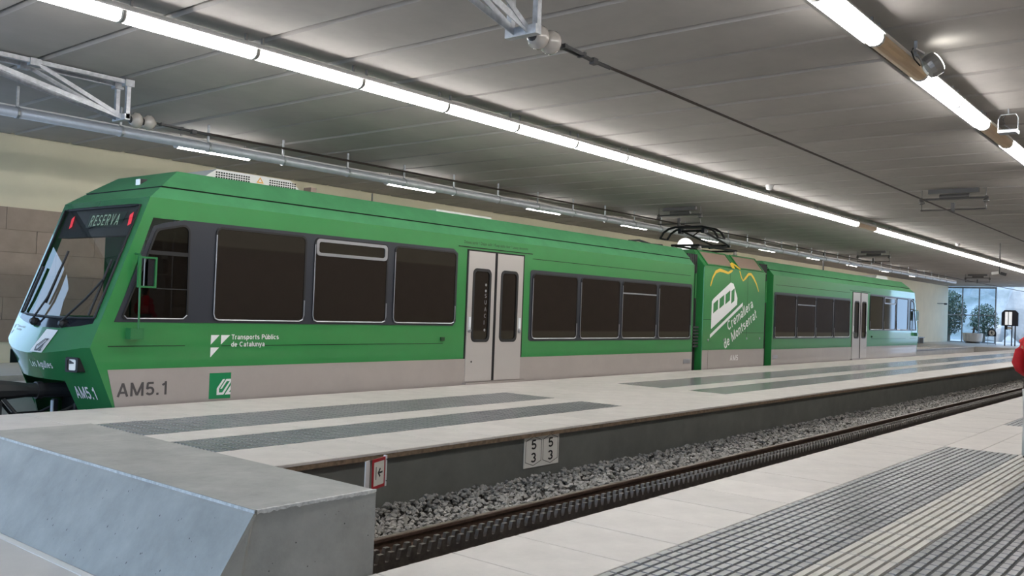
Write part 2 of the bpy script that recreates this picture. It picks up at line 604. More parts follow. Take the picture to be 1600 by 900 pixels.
def two_mat_tile(name, w, l, rows, cols, m_top, m_bed):
    a, b = studs_vf(w, l, rows, cols), box(0.001, l - 0.001, 0.001, w - 0.001, -0.026, -0.010)
    o = raw(name, join(a, b), m_top)
    o.data.materials.append(MATS[m_bed])
    n = len(a[1])
    for i, p in enumerate(o.data.polygons):
        p.material_index = 0 if i < n else 1
    return o


def lay(proto, parent, spots, first=True):
    for i, (x, y) in enumerate(spots):
        o = proto if (first and i == 0) else proto.copy()
        if o is not proto:
            COL.objects.link(o)
        o.parent = parent
        o.location = (x, y, RND.uniform(-0.001, 0.001))
        o.rotation_euler = (0, 0, 0)


T = 0.415
grey = two_mat_tile('grey_ribbed_tile', T, T, 6, 3, 'grey_tile', 'grey_tile_bed')
light = two_mat_tile('pale_ribbed_tile', 0.40, T, 6, 1, 'light_tile', 'light_tile_bed')
xs = [12.32 - T * (k + 1) for k in range(21)]
lay(grey, flo, [(x, y) for x in xs for y in (2.93 - T, 2.93 - 2 * T, 1.70 - T, 1.70 - 2 * T)])
lay(light, flo, [(x, 1.70) for x in xs])
xs2 = [15.8 + T * k for k in range(14)]
lay(grey, flo, [(x, y) for x in xs2 for y in (2.93 - T, 2.93 - 2 * T)], False)
lay(light, flo, [(x, 1.70) for x in xs2], False)
# plain slabs in the gap between the ribbed bands, and beyond them
pl = raw('plain_slab', cham(0.003, 1.157, 0.003, 0.412, -0.025, 0.0, 0.003), 'pale_stone')
lay(pl, flo, [(12.32 + 1.16 * k, y) for k in range(3) for y in (2.515, 2.10, 1.685, 1.27, 0.855)])
struct('paving', join(box(21.62, XF, 0.87, 2.93, -0.025, -0.001), box(15.8, 21.62, -3.2, 1.70, -0.025, -0.001),
                      box(XN, 21.6, -3.2, 0.86, -0.025, -0.001), box(XN, 3.59, 0.86, 2.93, -0.025, -0.001), box(2.452, 2.92, 2.93, 3.83, -0.06, -0.001)),
       'light_tile', flo)
struct('polished_band', box(21.7, XF - 2, 2.10, 2.92, -0.02, 0.001), 'grey_polished', flo)
# shadow joint below the near coping and the wall of the pit
struct('pit_wall', box(2.45, XF, 3.76, 3.815, -1.2, -0.06), 'painted_grey_wall', flo)

# paving of the middle platform
cop = raw('coping_slab', cham(0.004, 0.796, 0, 0.98, -0.028, 0.0, 0.005), 'pale_stone')
lay(cop, plat, [(3.45 + 0.80 * k, 6.93) for k in range(70)])
cop2 = raw('coping_slab', cham(0.004, 0.796, 0, 1.36, -0.06, 0.0, 0.004), 'pale_stone')
lay(cop2, plat, [(2.45 + 0.80 * k, 10.42) for k in range(70)])
struct('coping_edge', box(3.45, 59.4, 6.938, 7.95, -0.078, -0.028), 'coping_edge', plat)
tl = 0.41
gm = two_mat_tile('grey_ribbed_tile', tl, tl, 6, 3, 'grey_tile', 'grey_tile_bed')
gm2 = two_mat_tile('grey_ribbed_tile', 0.37, tl, 5, 3, 'grey_tile', 'grey_tile_bed')
xm = [12.65 - tl * (k + 1) for k in range(24)]
lay(gm, plat, [(x, y) for x in xm for y in (7.92, 8.33)])
lay(gm2, plat, [(x, y) for x in xm for y in (9.31, 9.68, 10.05)])
lm = raw('pale_slab', cham(0.003, 0.817, 0.003, 0.56, -0.06, 0.0, 0.003), 'pale_stone')
lay(lm, plat, [(x, 8.745) for x in [12.65 - 0.82 * (k + 1) for k in range(12)]])
gapm = raw('pale_slab', cham(0.003, 0.747, 0.003, 0.83, -0.06, 0.0, 0.003), 'pale_stone')
lay(gapm, plat, [(12.65 + 0.75 * k, 7.915 + 0.833 * j) for k in range(5) for j in range(3)])
struct('bedding', box(2.5, 16.4, 7.93, 11.7, -0.08, -0.061), 'grey_tile_bed', plat)
struct('polished_band', join(box(16.4, 60, 7.92, 8.74, -0.06, 0.0), box(16.4, 60, 9.31, 10.42, -0.06, 0.0)), 'grey_polished', plat)
struct('pale_band', join(box(16.4, 60, 8.745, 9.305, -0.06, 0.0005), box(58.5, XF, 6.93, 11.78, -0.06, 0.001)), 'pale_stone_floor', plat)
struct('threshold_slab', box(2.452, 2.81, 7.26, 10.42, -0.06, -0.0005), 'pale_stone', plat)
struct('dark_stripe', box(5, 64, 16.0, 17.0, -0.02, 0.002), 'grey_polished', farp)
struct('pit_end', box(2.40, 2.48, 11.6, 15, -1.2, -0.01), 'painted_grey_wall', farp)
struct('coping_edge', box(2.45, 70, 14.82, 15.5, -0.06, 0.004), 'pale_stone', farp)

# ceiling of wide concrete planks with recessed joints
ceil = struct('ceiling', join(box(XN, XF + 0.5, -3.4, 20.3, ZC + 0.05, ZC + 0.5), box(XN, 7.1, 20.3, 23.3, ZC, ZC + 0.5)), 'ceiling_void',  # second box: unseen canopy, added to limit the sky mirrored in the windscreen
              label='grey concrete plank ceiling of the station hall')
P = 1.18
v, f = cham(0.026, P - 0.026, -3.2, 19.93, -0.09, 0.0, 0.034)
v = [(a, b, -c) for a, b, c in v]
pan = raw('ceiling_plank', (v, f), 'ceiling_concrete')
k0 = int((XN - 6.56) / P)
ks = list(range(k0, int((XF - 6.56) / P)))
for i, k in enumerate(ks):
    o = pan if i == 0 else pan.copy()
    if i:
        COL.objects.link(o)
    o.parent = ceil
    o.location = (6.56 + P * k, 0, ZC + RND.uniform(-0.006, 0.006))

# left wall: cream above, brown stone panels below
wl = struct('wall_left', box(7.1, XF, 20.0, 20.3, -0.2, ZC + 0.06), 'cream_paint', label='cream wall with brown stone cladding behind the train')
struct('stone_backing', box(7.1, 74, 19.965, 20.0, 0.44, 3.24), 'joint_brown', wl)
rows = [0.44, 0.90, 1.37, 1.84, 2.31, 2.78, 3.25]
pw = 1.24
for j in range(6):
    cut = (0.62 if j % 2 else 1.24) - (0.2 if j % 3 == 0 else 0)
    fp = raw('stone_panel', box(0.004, cut - 0.004, 19.94, 19.97, rows[j] + 0.004, rows[j + 1] - 0.004), 'brown_stone')
    fp.parent = wl
    fp.location = (7.1, 0, 0)
    pr = raw('stone_panel', box(0.004, pw - 0.004, 19.94, 19.97, rows[j] + 0.004, rows[j + 1] - 0.004), 'brown_stone')
    for i in range(22):
        o = pr if i == 0 else pr.copy()
        if i:
            COL.objects.link(o)
        o.parent = wl
        o.location = (7.1 + cut + pw * i, RND.uniform(-0.003, 0.003), 0)
struct('stone_cladding', box(35.7, 72, 19.945, 19.97, 0.44, 3.25), 'brown_stone', wl)
# right wall, behind the camera's right shoulder: seen in the train's windows
wr = struct('wall_right', box(XN, XF, -3.5, -3.2, -0.2, ZC + 0.06), 'cream_paint')
struct('stone_cladding', box(XN, XF, -3.2, -3.17, 0.44, 3.25), 'brown_stone', wr)

# ------------------------------------------------------------------ concrete buffer wall at the end of the near track
bl = thing('buffer_wall', (3.0, 5.5, 0), 'grey concrete buffer wall with sloping face at the track end in the foreground', 'concrete block')
yb0, yb1 = 3.84, 7.25
prof = [(2.40, -0.02), (2.705, 0.455), (2.73, 0.48), (3.52, 0.48), (3.53, 0.46), (3.53, -1.2), (2.40, -1.2)]
n = len(prof)
v = [(x, yb0 + 0.012 * (i in (2, 3)), z) for i, (x, z) in enumerate(prof)] + [(x, yb1, z) for x, z in prof]
f = [tuple(range(n)), tuple(range(2 * n - 1, n - 1, -1))] + [(i, (i + 1) % n, n + (i + 1) % n, n + i) for i in range(n)]
body = obj('body', (v, f), 'block_concrete', bl)
# worn pale arrises: uneven strips
rr = random.Random(3)


def arris(p, q, w, nseg, nrm1, nrm2):
    p, q = Vector(p), Vector(q)
    n1, n2 = Vector(nrm1), Vector(nrm2)
    V, Fc = [], []
    for i in range(nseg + 1):
        c = p.lerp(q, i / nseg)
        a = w * rr.uniform(0.55, 1.3)
        b = w * rr.uniform(0.55, 1.3)
        V += [tuple(c - n2 * a + n1 * 0.003), tuple(c + (n1 + n2) * 0.0035), tuple(c - n1 * b + n2 * 0.003)]
    for i in range(nseg):
        k = 3 * i
        Fc += [(k, k + 1, k + 4, k + 3), (k + 1, k + 2, k + 5, k + 4)]
    return V, Fc


dface = Vector((-0.475, 0, 0.305)).normalized()
obj('worn_edge', arris((2.718, yb0, 0.476), (2.718, yb1, 0.476), 0.032, 110, (0, 0, 1), (-0.84, 0, 0.54)), 'chipped_concrete', bl)
obj('worn_edge', arris((2.73, yb0, 0.478), (3.53, yb0, 0.478), 0.016, 40, (0, 0, 1), (0, -1, 0)), 'chipped_concrete', bl)
obj('worn_edge', arris((2.41, yb0, 0.0), (2.712, yb0, 0.465), 0.020, 30, (-0.84, 0, 0.54), (0, -1, 0)), 'block_concrete', bl)
# small pitted holes of the cast face
pits = []
for i in range(46):
    t = rr.random() ** 0.7
    y = rr.uniform(yb0 + 0.05, yb0 + 1.9)
    z = rr.uniform(0.03, 0.43)
    x = 2.40 + (z + 0.02) * (0.305 / 0.475)
    s = rr.uniform(0.002, 0.007)
    u = Vector((0.305, 0, 0.475)).normalized() * s * rr.uniform(1, 1.7)
    w = Vector((0, 1, 0)) * s * rr.uniform(0.5, 1.0)
    c = Vector((x, y, z)) + dface * 0.0012
    pits.append(([tuple(c - u), tuple(c + w), tuple(c + u), tuple(c - w)], [(0, 1, 2, 3)]))
for i in range(12):
    c = Vector((rr.uniform(2.75, 3.5), yb0 - 0.0012, rr.uniform(0.05, 0.42)))
    s = rr.uniform(0.002, 0.005)
    pits.append(([tuple(c + Vector((-s, 0, 0))), tuple(c + Vector((0, 0, s))), tuple(c + Vector((s * 1.3, 0, 0))), tuple(c + Vector((0, 0, -s)))], [(0, 1, 2, 3)]))
pt = obj('pitted_holes', join(*pits), 'grey_print', bl)
pt['kind'] = 'stuff'
obj('base_line', box(2.36, 2.405, yb0, yb1, -0.01, 0.004), 'white_enamel', bl)

# ------------------------------------------------------------------ near track: rails, rack, sleepers, ballast


def rail_vf(y, x0, x1, z):
    prof = [(-0.055, -0.13), (0.055, -0.13), (0.055, -0.118), (0.012, -0.10), (0.010, -0.04), (0.032, -0.03), (0.032, -0.004), (0.024, 0),
            (-0.024, 0), (-0.032, -0.004), (-0.032, -0.03), (-0.010, -0.04), (-0.012, -0.10), (-0.055, -0.118)]
    n = len(prof)
    V = [(x0, y + a, z + b) for a, b in prof] + [(x1, y + a, z + b) for a, b in prof]
    return V, [tuple(range(n)), tuple(range(2 * n - 1, n - 1, -1))] + [(i, (i + 1) % n, n + (i + 1) % n, n + i) for i in range(n)]


def rail(y, z, label, x0=3.56, x1=XF):
    t = thing('rail', (x0, y, z - 0.13), label, 'rail', 'rails')
    obj('web', rail_vf(y, x0, x1, z), 'rusty_rail', t)
    obj('railhead', box(x0, x1, y - 0.022, y + 0.022, z, z + 0.002), 'rail_head', t)


RZ = -0.54
rail(5.92, RZ, 'rusty running rail beside the ballast, in front of the middle platform wall')
rail(4.88, RZ, 'running rail of the near track hidden beneath the near platform edge')

rk = thing('rack_rail', (3.56, 5.40, -0.75), 'toothed steel rack rail running along the middle of the near track', 'rack rail')


def rack_vf(y, off, x0, x1):
    """one toothed bar cut from plate"""
    pitch, zt, zr, zb = 0.120, -0.465, -0.535, -0.66
    top = []
    x = x0
    k = 0
    while True:
        b = x0 + off + k * pitch
        if b + pitch > x1:
            break
        top += [(b, zr), (b + 0.012, zr), (b + 0.030, zt), (b + 0.078, zt), (b + 0.096, zr)]
        k += 1
    V, Fc = [], []
    for a, z in top:
        V += [(a, y - 0.02, zb), (a, y - 0.02, z), (a, y + 0.02, z), (a, y + 0.02, zb)]
    for i in range(len(top) - 1):
        p = 4 * i
        Fc += [(p, p + 4, p + 5, p + 1), (p + 1, p + 5, p + 6, p + 2), (p + 2, p + 6, p + 7, p + 3)]
    return V, Fc


obj('toothed_bar', rack_vf(5.335, 0.0, 3.6, 60), 'rack_steel', rk)
obj('toothed_bar', rack_vf(5.455, 0.06, 3.6, 60), 'rack_steel', rk)
rf = obj('rack_foot', join(*[box(3.6 + 0.24 * k, 3.68 + 0.24 * k, 5.30, 5.50, -0.665, -0.60) for k in range(200)]), 'rack_steel', rk)
rf['kind'] = 'stuff'
rc = obj('rack_chair', box(3.62, 3.80, 5.22, 5.58, -0.70, -0.645), 'sleeper_steel', rk)
for k in range(1, 40):
    o = rc.copy()
    COL.objects.link(o)
    o.location.x += 0.72 * k


def stones(xr, yr, zfun, count, smin, smax, seed):
    r = random.Random(seed)
    V, Fc = [], []
    base = [(1, 0, 0), (-1, 0, 0), (0, 1, 0), (0, -1, 0), (0, 0, 1), (0, 0, -1), (0.6, 0.6, 0.5), (-0.6, -0.55, 0.55)]
    tri = [(4, 6, 2), (4, 0, 6), (6, 0, 2), (4, 2, 1), (4, 1, 7), (7, 1, 3), (4, 7, 3), (4, 3, 0), (5, 2, 0), (5, 1, 2), (5, 3, 1), (5, 0, 3)]
    for i in range(count):
        u = r.random()
        x = xr[0] + (xr[1] - xr[0]) * u ** 1.6
        y = r.uniform(*yr)
        s = r.uniform(smin, smax) * (1 + 0.8 * u)
        a, b = r.uniform(0, 6.28), r.uniform(-0.6, 0.6)
        ca, sa, cb, sb = math.cos(a), math.sin(a), math.cos(b), math.sin(b)
        z = zfun(y) + r.uniform(-0.02, 0.03)
        k = len(V)
        for p in base:
            q = (p[0] * s * r.uniform(0.7, 1.2), p[1] * s * r.uniform(0.6, 1.0), p[2] * s * r.uniform(0.5, 0.9))
            q = (q[0] * ca - q[1] * sa, q[0] * sa + q[1] * ca, q[2])
            q = (q[0], q[1] * cb - q[2] * sb, q[1] * sb + q[2] * cb)
            V.append((x + q[0], y + q[1], z + q[2]))
        Fc += [tuple(i + k for i in t) for t in tri]
    return V, Fc


def bz(y):
    return -0.655 + 0.06 * max(0, (y - 6.3) / 0.65) if y > 6.0 else -0.72


bal = raw('ballast', stones((3.60, 62), (5.98, 6.97), bz, 15000, 0.020, 0.038, 5), 'ballast')
bal['kind'] = 'stuff'
bal['label'] = 'pale grey crushed stone ballast between the rail and the platform wall'
bal['category'] = 'ballast'
bb = raw('ballast', stones((3.60, 60), (4.3, 5.9), lambda y: -0.74, 4500, 0.02, 0.035, 6), 'track_bed')
bb['kind'] = 'stuff'
bb['label'] = 'dark ballast between the rails of the near track'
bb['category'] = 'ballast'
struct('ballast_bank', join(([(3.5, 5.98, -0.70), (XF, 5.98, -0.70), (XF, 7.0, -0.62), (3.5, 7.0, -0.62)], [(0, 1, 2, 3)])), 'track_bed')

rail(12.68, -0.75, 'running rail of the far track, near side, underneath the train', 2.6, 70)
rail(13.72, -0.75, 'running rail of the far track, far side, underneath the train', 2.6, 70)

# ------------------------------------------------------------------ the train
YS, YB = 11.90, 14.50        # near and far flank
YM = 13.20
XMID = 25.2                  # the train is symmetrical about the power module


def SX(d0=0.0):
    return lambda a, b, d: (a, YS - d0 - d, b)


def slx(z):
    return 5.72 + (z - 0.80) * 0.3555


def front_x(y, z):
    t = (y - YM) / 1.3
    g = max(0.0, min(1.0, (z - 0.8) / 2.1))
    return slx(z) - (0.03 + 0.20 * (1 - g) ** 8) * (1 - t * t)


def build_car(x_of, name, label, first):
    """the canonical car faces -x; x_of maps its x to the world"""
    root = thing(name, (x_of(14.0), YM, -0.9), label, 'train car', 'cars of the green train')

    def T_(vf):
        return [(x_of(a), b, c) for a, b, c in vf[0]], vf[1]

    def part(nm, vf, m, parent=root, **kw):
        return obj(nm, T_(vf), m, parent, **kw)

    sgn = 1 if first else -1
    XE = 22.5
    # ---- flanks with an opening for the cab side window
    V, Fc = [], []

    def poly(pts):
        k = len(V)
        V.extend(pts)
        Fc.append(tuple(range(k, k + len(pts))))
    for y in (YS, YB):
        poly([(6.25, y, -0.45), (5.72, y, 0.80), (slx(1.16), y, 1.16), (7.14, y, 1.16), (XE, y, 1.16), (XE, y, -0.45)])
        poly([(slx(2.62), y, 2.62), (6.47, y, 2.91), (XE, y, 2.91), (XE, y, 2.62), (7.14, y, 2.62)])
        poly([(7.14, y, 1.16), (7.14, y, 2.62), (XE, y, 2.62), (XE, y, 1.16)])
        poly([(slx(1.16), y, 1.16), (slx(2.62), y, 2.62), (slx(2.62) + 0.16, y, 2.62), (slx(1.16) + 0.20, y, 1.16)])
    # coves and rear
    poly([(XE, YS, -0.45), (XE, YB, -0.45), (XE, YB, 2.91), (XE, YB - 0.15, 3.08), (XE, YS + 0.15, 3.08), (XE, YS, 2.91)])
    body = part('body_shell', (V, Fc), 'train_green')
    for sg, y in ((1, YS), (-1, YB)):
        part('roof_cove', ([(6.47, y, 2.91), (6.70, y + sg * 0.15, 3.08), (XE, y + sg * 0.15, 3.08), (XE, y, 2.91)], [(0, 1, 2, 3)]), 'roof_green')  # lighter green paints in the ceiling light on the upturned cove
    # ---- front skin, a curved grid left open for the windscreen and the coupler
    ys = [YS, 12.05, 12.3, 12.55, 12.85, 13.2, 13.55, 13.85, 14.1, 14.35, YB]

    def bow(y):
        t = (y - YM) / 1.3
        return max(0.0, 1 - t * t)

    def row(kind):
        r = []
        for y in ys:
            q = bow(y)
            if kind == 'chin':
                z = 0.80 - 0.13 * max(0, q - 0.15) / 0.85
            elif kind == 'apron':
                z = 1.16 - 0.14 * max(0, q) ** 0.8
            elif kind == 'wsb':
                z = 1.20 - 0.03 * q
            elif kind == 'wst':
                z = 2.80
            else:
                z = 2.91
            r.append((front_x(y, z), y, z))
        return r
    chin, apr, wsb, wst, top = [row(k) for k in ('chin', 'apron', 'wsb', 'wst', 'top')]

    def strip(a, b, i0, i1):
        v, f = [], []
        for i in range(i0, i1 + 1):
            v += [a[i], b[i]]
        for i in range(i1 - i0):
            f.append((2 * i, 2 * i + 2, 2 * i + 3, 2 * i + 1))
        return v, f
    N = len(ys) - 1
    low = []
    for y in ys:
        q = bow(y)
        low.append((6.12 - 0.30 * q ** 1.2, y, -0.10))
    mid = []
    for a, b in zip(chin, low):
        t = (a[2] - 0.31) / (a[2] + 0.10)
        mid.append((a[0] + (b[0] - a[0]) * t, a[1], 0.31))
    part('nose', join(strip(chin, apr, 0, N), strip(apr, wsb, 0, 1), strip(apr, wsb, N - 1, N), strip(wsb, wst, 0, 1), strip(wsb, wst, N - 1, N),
                      strip(wst, top, 0, N)), 'front_green_shaded', smooth=True)
    bot = [(a[0] + 0.10, a[1], -0.45) for a in low]
    part('lower_nose', join(strip(mid, chin, 0, N), strip(low, mid, 0, 3), strip(low, mid, 8, N), strip(bot, low, 0, 3), strip(bot, low, 8, N)), 'front_green_shaded', smooth=True)
    part('apron', strip(apr, wsb, 1, N - 1), 'black_gloss', smooth=True)
    gy = [12.05 + 2.30 * k / 24 for k in range(25)]
    gv, gf = [], []
    for y in gy:
        z0 = 1.20 - 0.03 * bow(y)
        for k in range(9):
            z = z0 + (2.80 - z0) * k / 8
            gv.append((front_x(y, z), y, z))
    for a in range(24):
        for k in range(8):
            p = a * 9 + k
            gf.append((p, p + 1, p + 10, p + 9))
    ws = part('windscreen', (gv, gf), 'cab_glass', smooth=True)
    rim = [wsb[i] for i in range(1, N)] + [wst[i] for i in range(N - 1, 0, -1)]
    rim.append(rim[0])
    part('windscreen_seal', tube([(x - 0.012, y, z) for x, y, z in rim], 0.018, 6), 'black_rubber', ws)
    # roof fairing above the windscreen and along the car
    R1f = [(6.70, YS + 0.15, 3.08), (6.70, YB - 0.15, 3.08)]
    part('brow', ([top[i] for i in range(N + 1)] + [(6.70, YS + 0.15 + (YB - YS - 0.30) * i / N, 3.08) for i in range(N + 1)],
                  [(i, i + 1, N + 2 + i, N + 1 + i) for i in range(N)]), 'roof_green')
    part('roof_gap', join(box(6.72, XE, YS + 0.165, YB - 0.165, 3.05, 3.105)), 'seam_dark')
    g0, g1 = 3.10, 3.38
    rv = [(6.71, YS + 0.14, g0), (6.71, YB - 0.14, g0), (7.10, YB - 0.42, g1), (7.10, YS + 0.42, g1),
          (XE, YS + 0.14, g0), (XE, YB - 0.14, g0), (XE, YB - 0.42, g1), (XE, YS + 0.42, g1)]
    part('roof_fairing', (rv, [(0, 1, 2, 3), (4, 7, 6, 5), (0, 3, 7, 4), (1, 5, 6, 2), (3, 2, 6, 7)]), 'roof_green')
    mk = part('marker_lamp', box(6.83, 6.93, 12.86, 13.00, 3.16, 3.27), 'cast_iron')
    part('lens', box(6.818, 6.832, 12.87, 12.99, 3.17, 3.265), 'headlamp', mk)
    # ---- silver skirt with slanting front edge
    part('skirt', prism([(5.97, 0.50), (6.11, -0.06), (6.26, -0.45), (XE, -0.45), (XE, 0.50)], [], SX(), 0.0, 0.006), 'train_silver')
    # ---- dark window band with the cab window cut out
    cabwin = [(6.115, 1.19), (6.44, 2.06), (6.575, 2.47), (7.02, 2.57), (7.10, 2.50), (7.12, 1.25), (7.06, 1.19)]
    band = [(6.03, 1.15), (6.39, 2.11), (6.53, 2.50), (6.70, 2.565), (7.00, 2.63), (12.70, 2.64), (12.83, 2.56), (12.83, 1.23), (12.75, 1.15)]
    part('window_band', prism(band, [rpoly(cabwin, 0.07)], SX(), 0.0, 0.008), 'band_dark')
    part('window_band', prism(rrect(15.13, 22.40, 0.84, 2.37, 0.08), [], SX(), 0.0, 0.008), 'band_dark')
    # cab window: pane, seal, horizontal and vertical bars
    cw = part('cab_window', prism(rpoly(cabwin, 0.06), [], SX(), 0.002, 0.006), 'side_glass')
    ins = [(6.15, 1.215), (6.465, 2.06), (6.60, 2.445), (7.01, 2.54), (7.075, 2.49), (7.095, 1.26), (7.05, 1.215)]
    part('seal', prism(rpoly(cabwin, 0.07), [rpoly(ins, 0.06)], SX(), 0.006, 0.022), 'black_rubber', cw)
    part('sill_strip', tube([(6.16, YS - 0.022, 1.24), (6.20, YS - 0.022, 1.20), (7.04, YS - 0.022, 1.205), (7.10, YS - 0.022, 1.26)], 0.008, 6), 'window_alu', cw)
    part('window_bar', box(6.49, 7.09, YS - 0.018, YS - 0.006, 2.105, 2.16), 'black_rubber', cw)
    part('window_bar', box(6.62, 7.09, YS - 0.012, YS - 0.006, 1.62, 1.635), 'black_rubber', cw)
    # ---- passenger windows
    big = [(7.52, 9.19), (9.35, 10.99), (11.15, 12.79)]
    small = [(15.21, 16.90), (17.02, 18.70), (18.80, 20.47), (20.58, 22.33)]
    for i, (a, b) in enumerate(big + small):
        z0, z1 = (1.185, 2.585) if i < 3 else (0.885, 2.305)
        w = part('window', prism(rrect(a + 0.02, b - 0.02, z0 + 0.02, z1 - 0.02, 0.09), [], SX(), 0.008, 0.013), 'tinted_pane')
        part('frame', prism(rrect(a, b, z0, z1, 0.10), [rrect(a + 0.028, b - 0.028, z0 + 0.028, z1 - 0.028, 0.08)], SX(), 0.008, 0.022), 'black_rubber', w)
        part('trim_strip', tube([(a + 0.012, YS - 0.024, z1 - 0.12), (a + 0.012, YS - 0.024, z0 + 0.10), (a + 0.035, YS - 0.024, z0 + 0.035), (a + 0.10, YS - 0.024, z0 + 0.010),
                                 (b - 0.10, YS - 0.024, z0 + 0.010), (b - 0.035, YS - 0.024, z0 + 0.035), (b - 0.012, YS - 0.024, z0 + 0.10), (b - 0.012, YS - 0.024, z0 + 0.35)],
                                0.010, 6), 'window_alu', w)
        if i == 1:
            part('hopper_frame', prism(rrect(a + 0.03, b - 0.03, 2.285, 2.565, 0.07), [rrect(a + 0.085, b - 0.085, 2.335, 2.515, 0.04)], SX(), 0.013, 0.032), 'window_alu', w)
        if i == 5:
            part('hopper_bar', box(a + 0.03, b - 0.03, YS - 0.026, YS - 0.013, 1.985, 2.02), 'window_alu', w)
    # ---- double door
    part('door_recess', box(13.10, 14.92, YS - 0.004, YS + 0.02, 0.02, 2.665), 'seam_dark')
    part('door_step', box(13.10, 15.0, YS - 0.09, YS, 0.0, 0.035), 'train_silver')
    part('door_lintel', box(12.85, 15.18, YS - 0.012, YS, 2.70, 2.715), 'seam_dark')
    for a, b in ((13.145, 13.94), (14.02, 14.865)):
        wa, wb = (13.285, 13.82) if a < 13.5 else (14.15, 14.695)
        d = part('door', prism([(a, 0.05), (b, 0.05), (b, 2.635), (a, 2.635)], [rrect(wa, wb, 0.84, 2.29, 0.11)], SX(), 0.004, 0.02), 'door_silver')
        part('door_pane', prism(rrect(wa + 0.01, wb - 0.01, 0.85, 2.28, 0.10), [], SX(), 0.004, 0.008), 'tinted_pane', d)
        part('door_seal', prism(rrect(wa - 0.012, wb + 0.012, 0.828, 2.302, 0.115), [rrect(wa + 0.045, wb - 0.045, 0.885, 2.245, 0.08)], SX(), 0.016, 0.028), 'black_rubber', d)
        e = a + 0.045 if a < 13.5 else b - 0.105
        part('door_button', box(e, e + 0.06, YS - 0.034, YS - 0.02, 1.11, 1.33), 'white_plastic', d)
        part('door_knob', lathe([(0.045, 0), (0.045, 0.02), (0.03, 0.03), (0, 0.032)], (e + 0.03, YS - 0.02, 1.06), (0, -1, 0), 14), 'window_alu', d)
        if a < 13.5:
            part('key_hole', lathe([(0.02, 0), (0.02, 0.003)], (a + 0.17, YS - 0.02, 0.44), (0, -1, 0), 12), 'black_rubber', d)
    for x in (13.965, 14.0):
        part('rubber_edge', tube([(x, YS - 0.018, 0.05), (x, YS - 0.018, 2.635)], 0.014, 6), 'black_rubber')
    # ---- seams of the flank
    part('seam', join(box(5.96, 7.10, YS - 0.002, YS, 0.812, 0.822), box(7.70, 12.50, YS - 0.002, YS, 0.805, 0.815), box(15.2, 22.3, YS - 0.002, YS, 2.60, 2.612)), 'seam_dark')
    part('side_lamp', box(12.42, 12.52, YS - 0.03, YS, 0.86, 0.93), 'dark_print')
    part('number_plate', prism(rrect(22.02, 22.40, 0.19, 0.31, 0.02), [], SX(), 0.006, 0.014), 'window_alu')
    # ---- mirror on its stalk
    mr = part('mirror', prism([(6.27, 1.63), (6.54, 1.63), (6.54, 2.06), (6.27, 2.06)], [(6.295, 1.655), (6.515, 1.655), (6.515, 2.035), (6.295, 2.035)], SX(0.11), 0, 0.035), 'front_green_shaded')
    part('stalk', tube([(6.315, YS - 0.13, 1.05), (6.30, YS - 0.13, 2.07)], 0.014, 8), 'front_green_shaded', mr)
    part('mirror_glass', box(6.42, 6.51, YS - 0.125, YS - 0.115, 1.66, 2.03), 'black_gloss', mr)
    part('mirror_post', tube([(6.36, YS - 0.13, 1.64), (6.36, YS - 0.13, 2.05)], 0.008, 6), 'window_alu', mr)
    part('mount', prism([(6.20, 0.92), (6.39, 0.92), (6.39, 1.07), (6.20, 1.07)], [], SX(), 0.0, 0.14), 'front_green_shaded', mr)
    part('arm', tube([(6.29, YS, 2.10), (6.29, YS - 0.13, 2.08)], 0.015, 6), 'front_green_shaded', mr)
    # ---- headlights, wipers, coupler
    for y in (12.22, 14.20):
        zc = 0.555

        def hx(a, b, d):
            t = (a - YM) / 1.3
            q = max(0.0, 1 - t * t)
            c = 0.80 - 0.13 * max(0, q - 0.15) / 0.85
            xc = front_x(a, c)
            return (xc + (6.12 - 0.30 * q ** 1.2 - xc) * (c - 0.66) / (c + 0.10) - d, a, b)
        h = part('headlight', prism(rrect(y - 0.095, y + 0.095, zc - 0.10, zc + 0.10, 0.02), [rrect(y - 0.065, y + 0.065, zc - 0.075, zc + 0.075, 0.02)], hx, -0.12, 0.02), 'black_rubber')
        part('lens', prism(rrect(y - 0.065, y + 0.065, zc - 0.075, zc + 0.075, 0.02), [], hx, -0.10, -0.004), 'headlamp', h)
        part('bezel', prism([(y - 0.01, zc + 0.015), (y + 0.055, zc + 0.01), (y + 0.055, zc + 0.06), (y - 0.01, zc + 0.03)], [], hx, -0.01, 0.002), 'cast_iron', h)

    def onfront(y, z, d=0.03):
        return (front_x(y, z) - d, y, z)
    for y0, y1, zt in ((13.62, 13.55, 1.86), (12.72, 12.16, 1.72)):
        w = part('wiper', tube([onfront(y0, 1.10, 0.02), onfront(y0, 1.12, 0.07), onfront((y0 + y1) / 2 - 0.05, 1.45, 0.06), onfront(y1, zt, 0.05)], 0.016, 6), 'black_rubber')
        part('blade', tube([onfront(y1 + 0.03, zt + 0.28, 0.03), onfront(y1 + 0.02, zt - 0.50, 0.03)], 0.016, 6), 'black_rubber', w)
        part('pivot', lathe([(0.06, 0), (0.06, 0.06), (0.03, 0.10)], onfront(y0, 1.08, -0.02), (-1, 0, 0.2), 12), 'black_rubber', w)
    w = part('wiper', tube([onfront(14.22, 1.22, 0.03), onfront(14.20, 1.9, 0.04)], 0.022, 6), 'black_rubber')
    cp = part('coupler', tube([(6.4, 13.2, 0.10), (5.45, 13.2, 0.14)], [0.115, 0.10], 14), 'cast_iron')
    part('collar', tube([(5.68, 13.2, 0.13), (5.60, 13.2, 0.13)], 0.125, 14), 'cast_iron', cp)
    part('coupler_head', join(tube([(5.48, 13.2, 0.14), (5.25, 13.2, 0.15), (5.0, 13.2, 0.16)], [0.10, 0.13, 0.15], 10), box(4.90, 5.02, 13.03, 13.37, 0.03, 0.29)), 'cast_iron', cp)
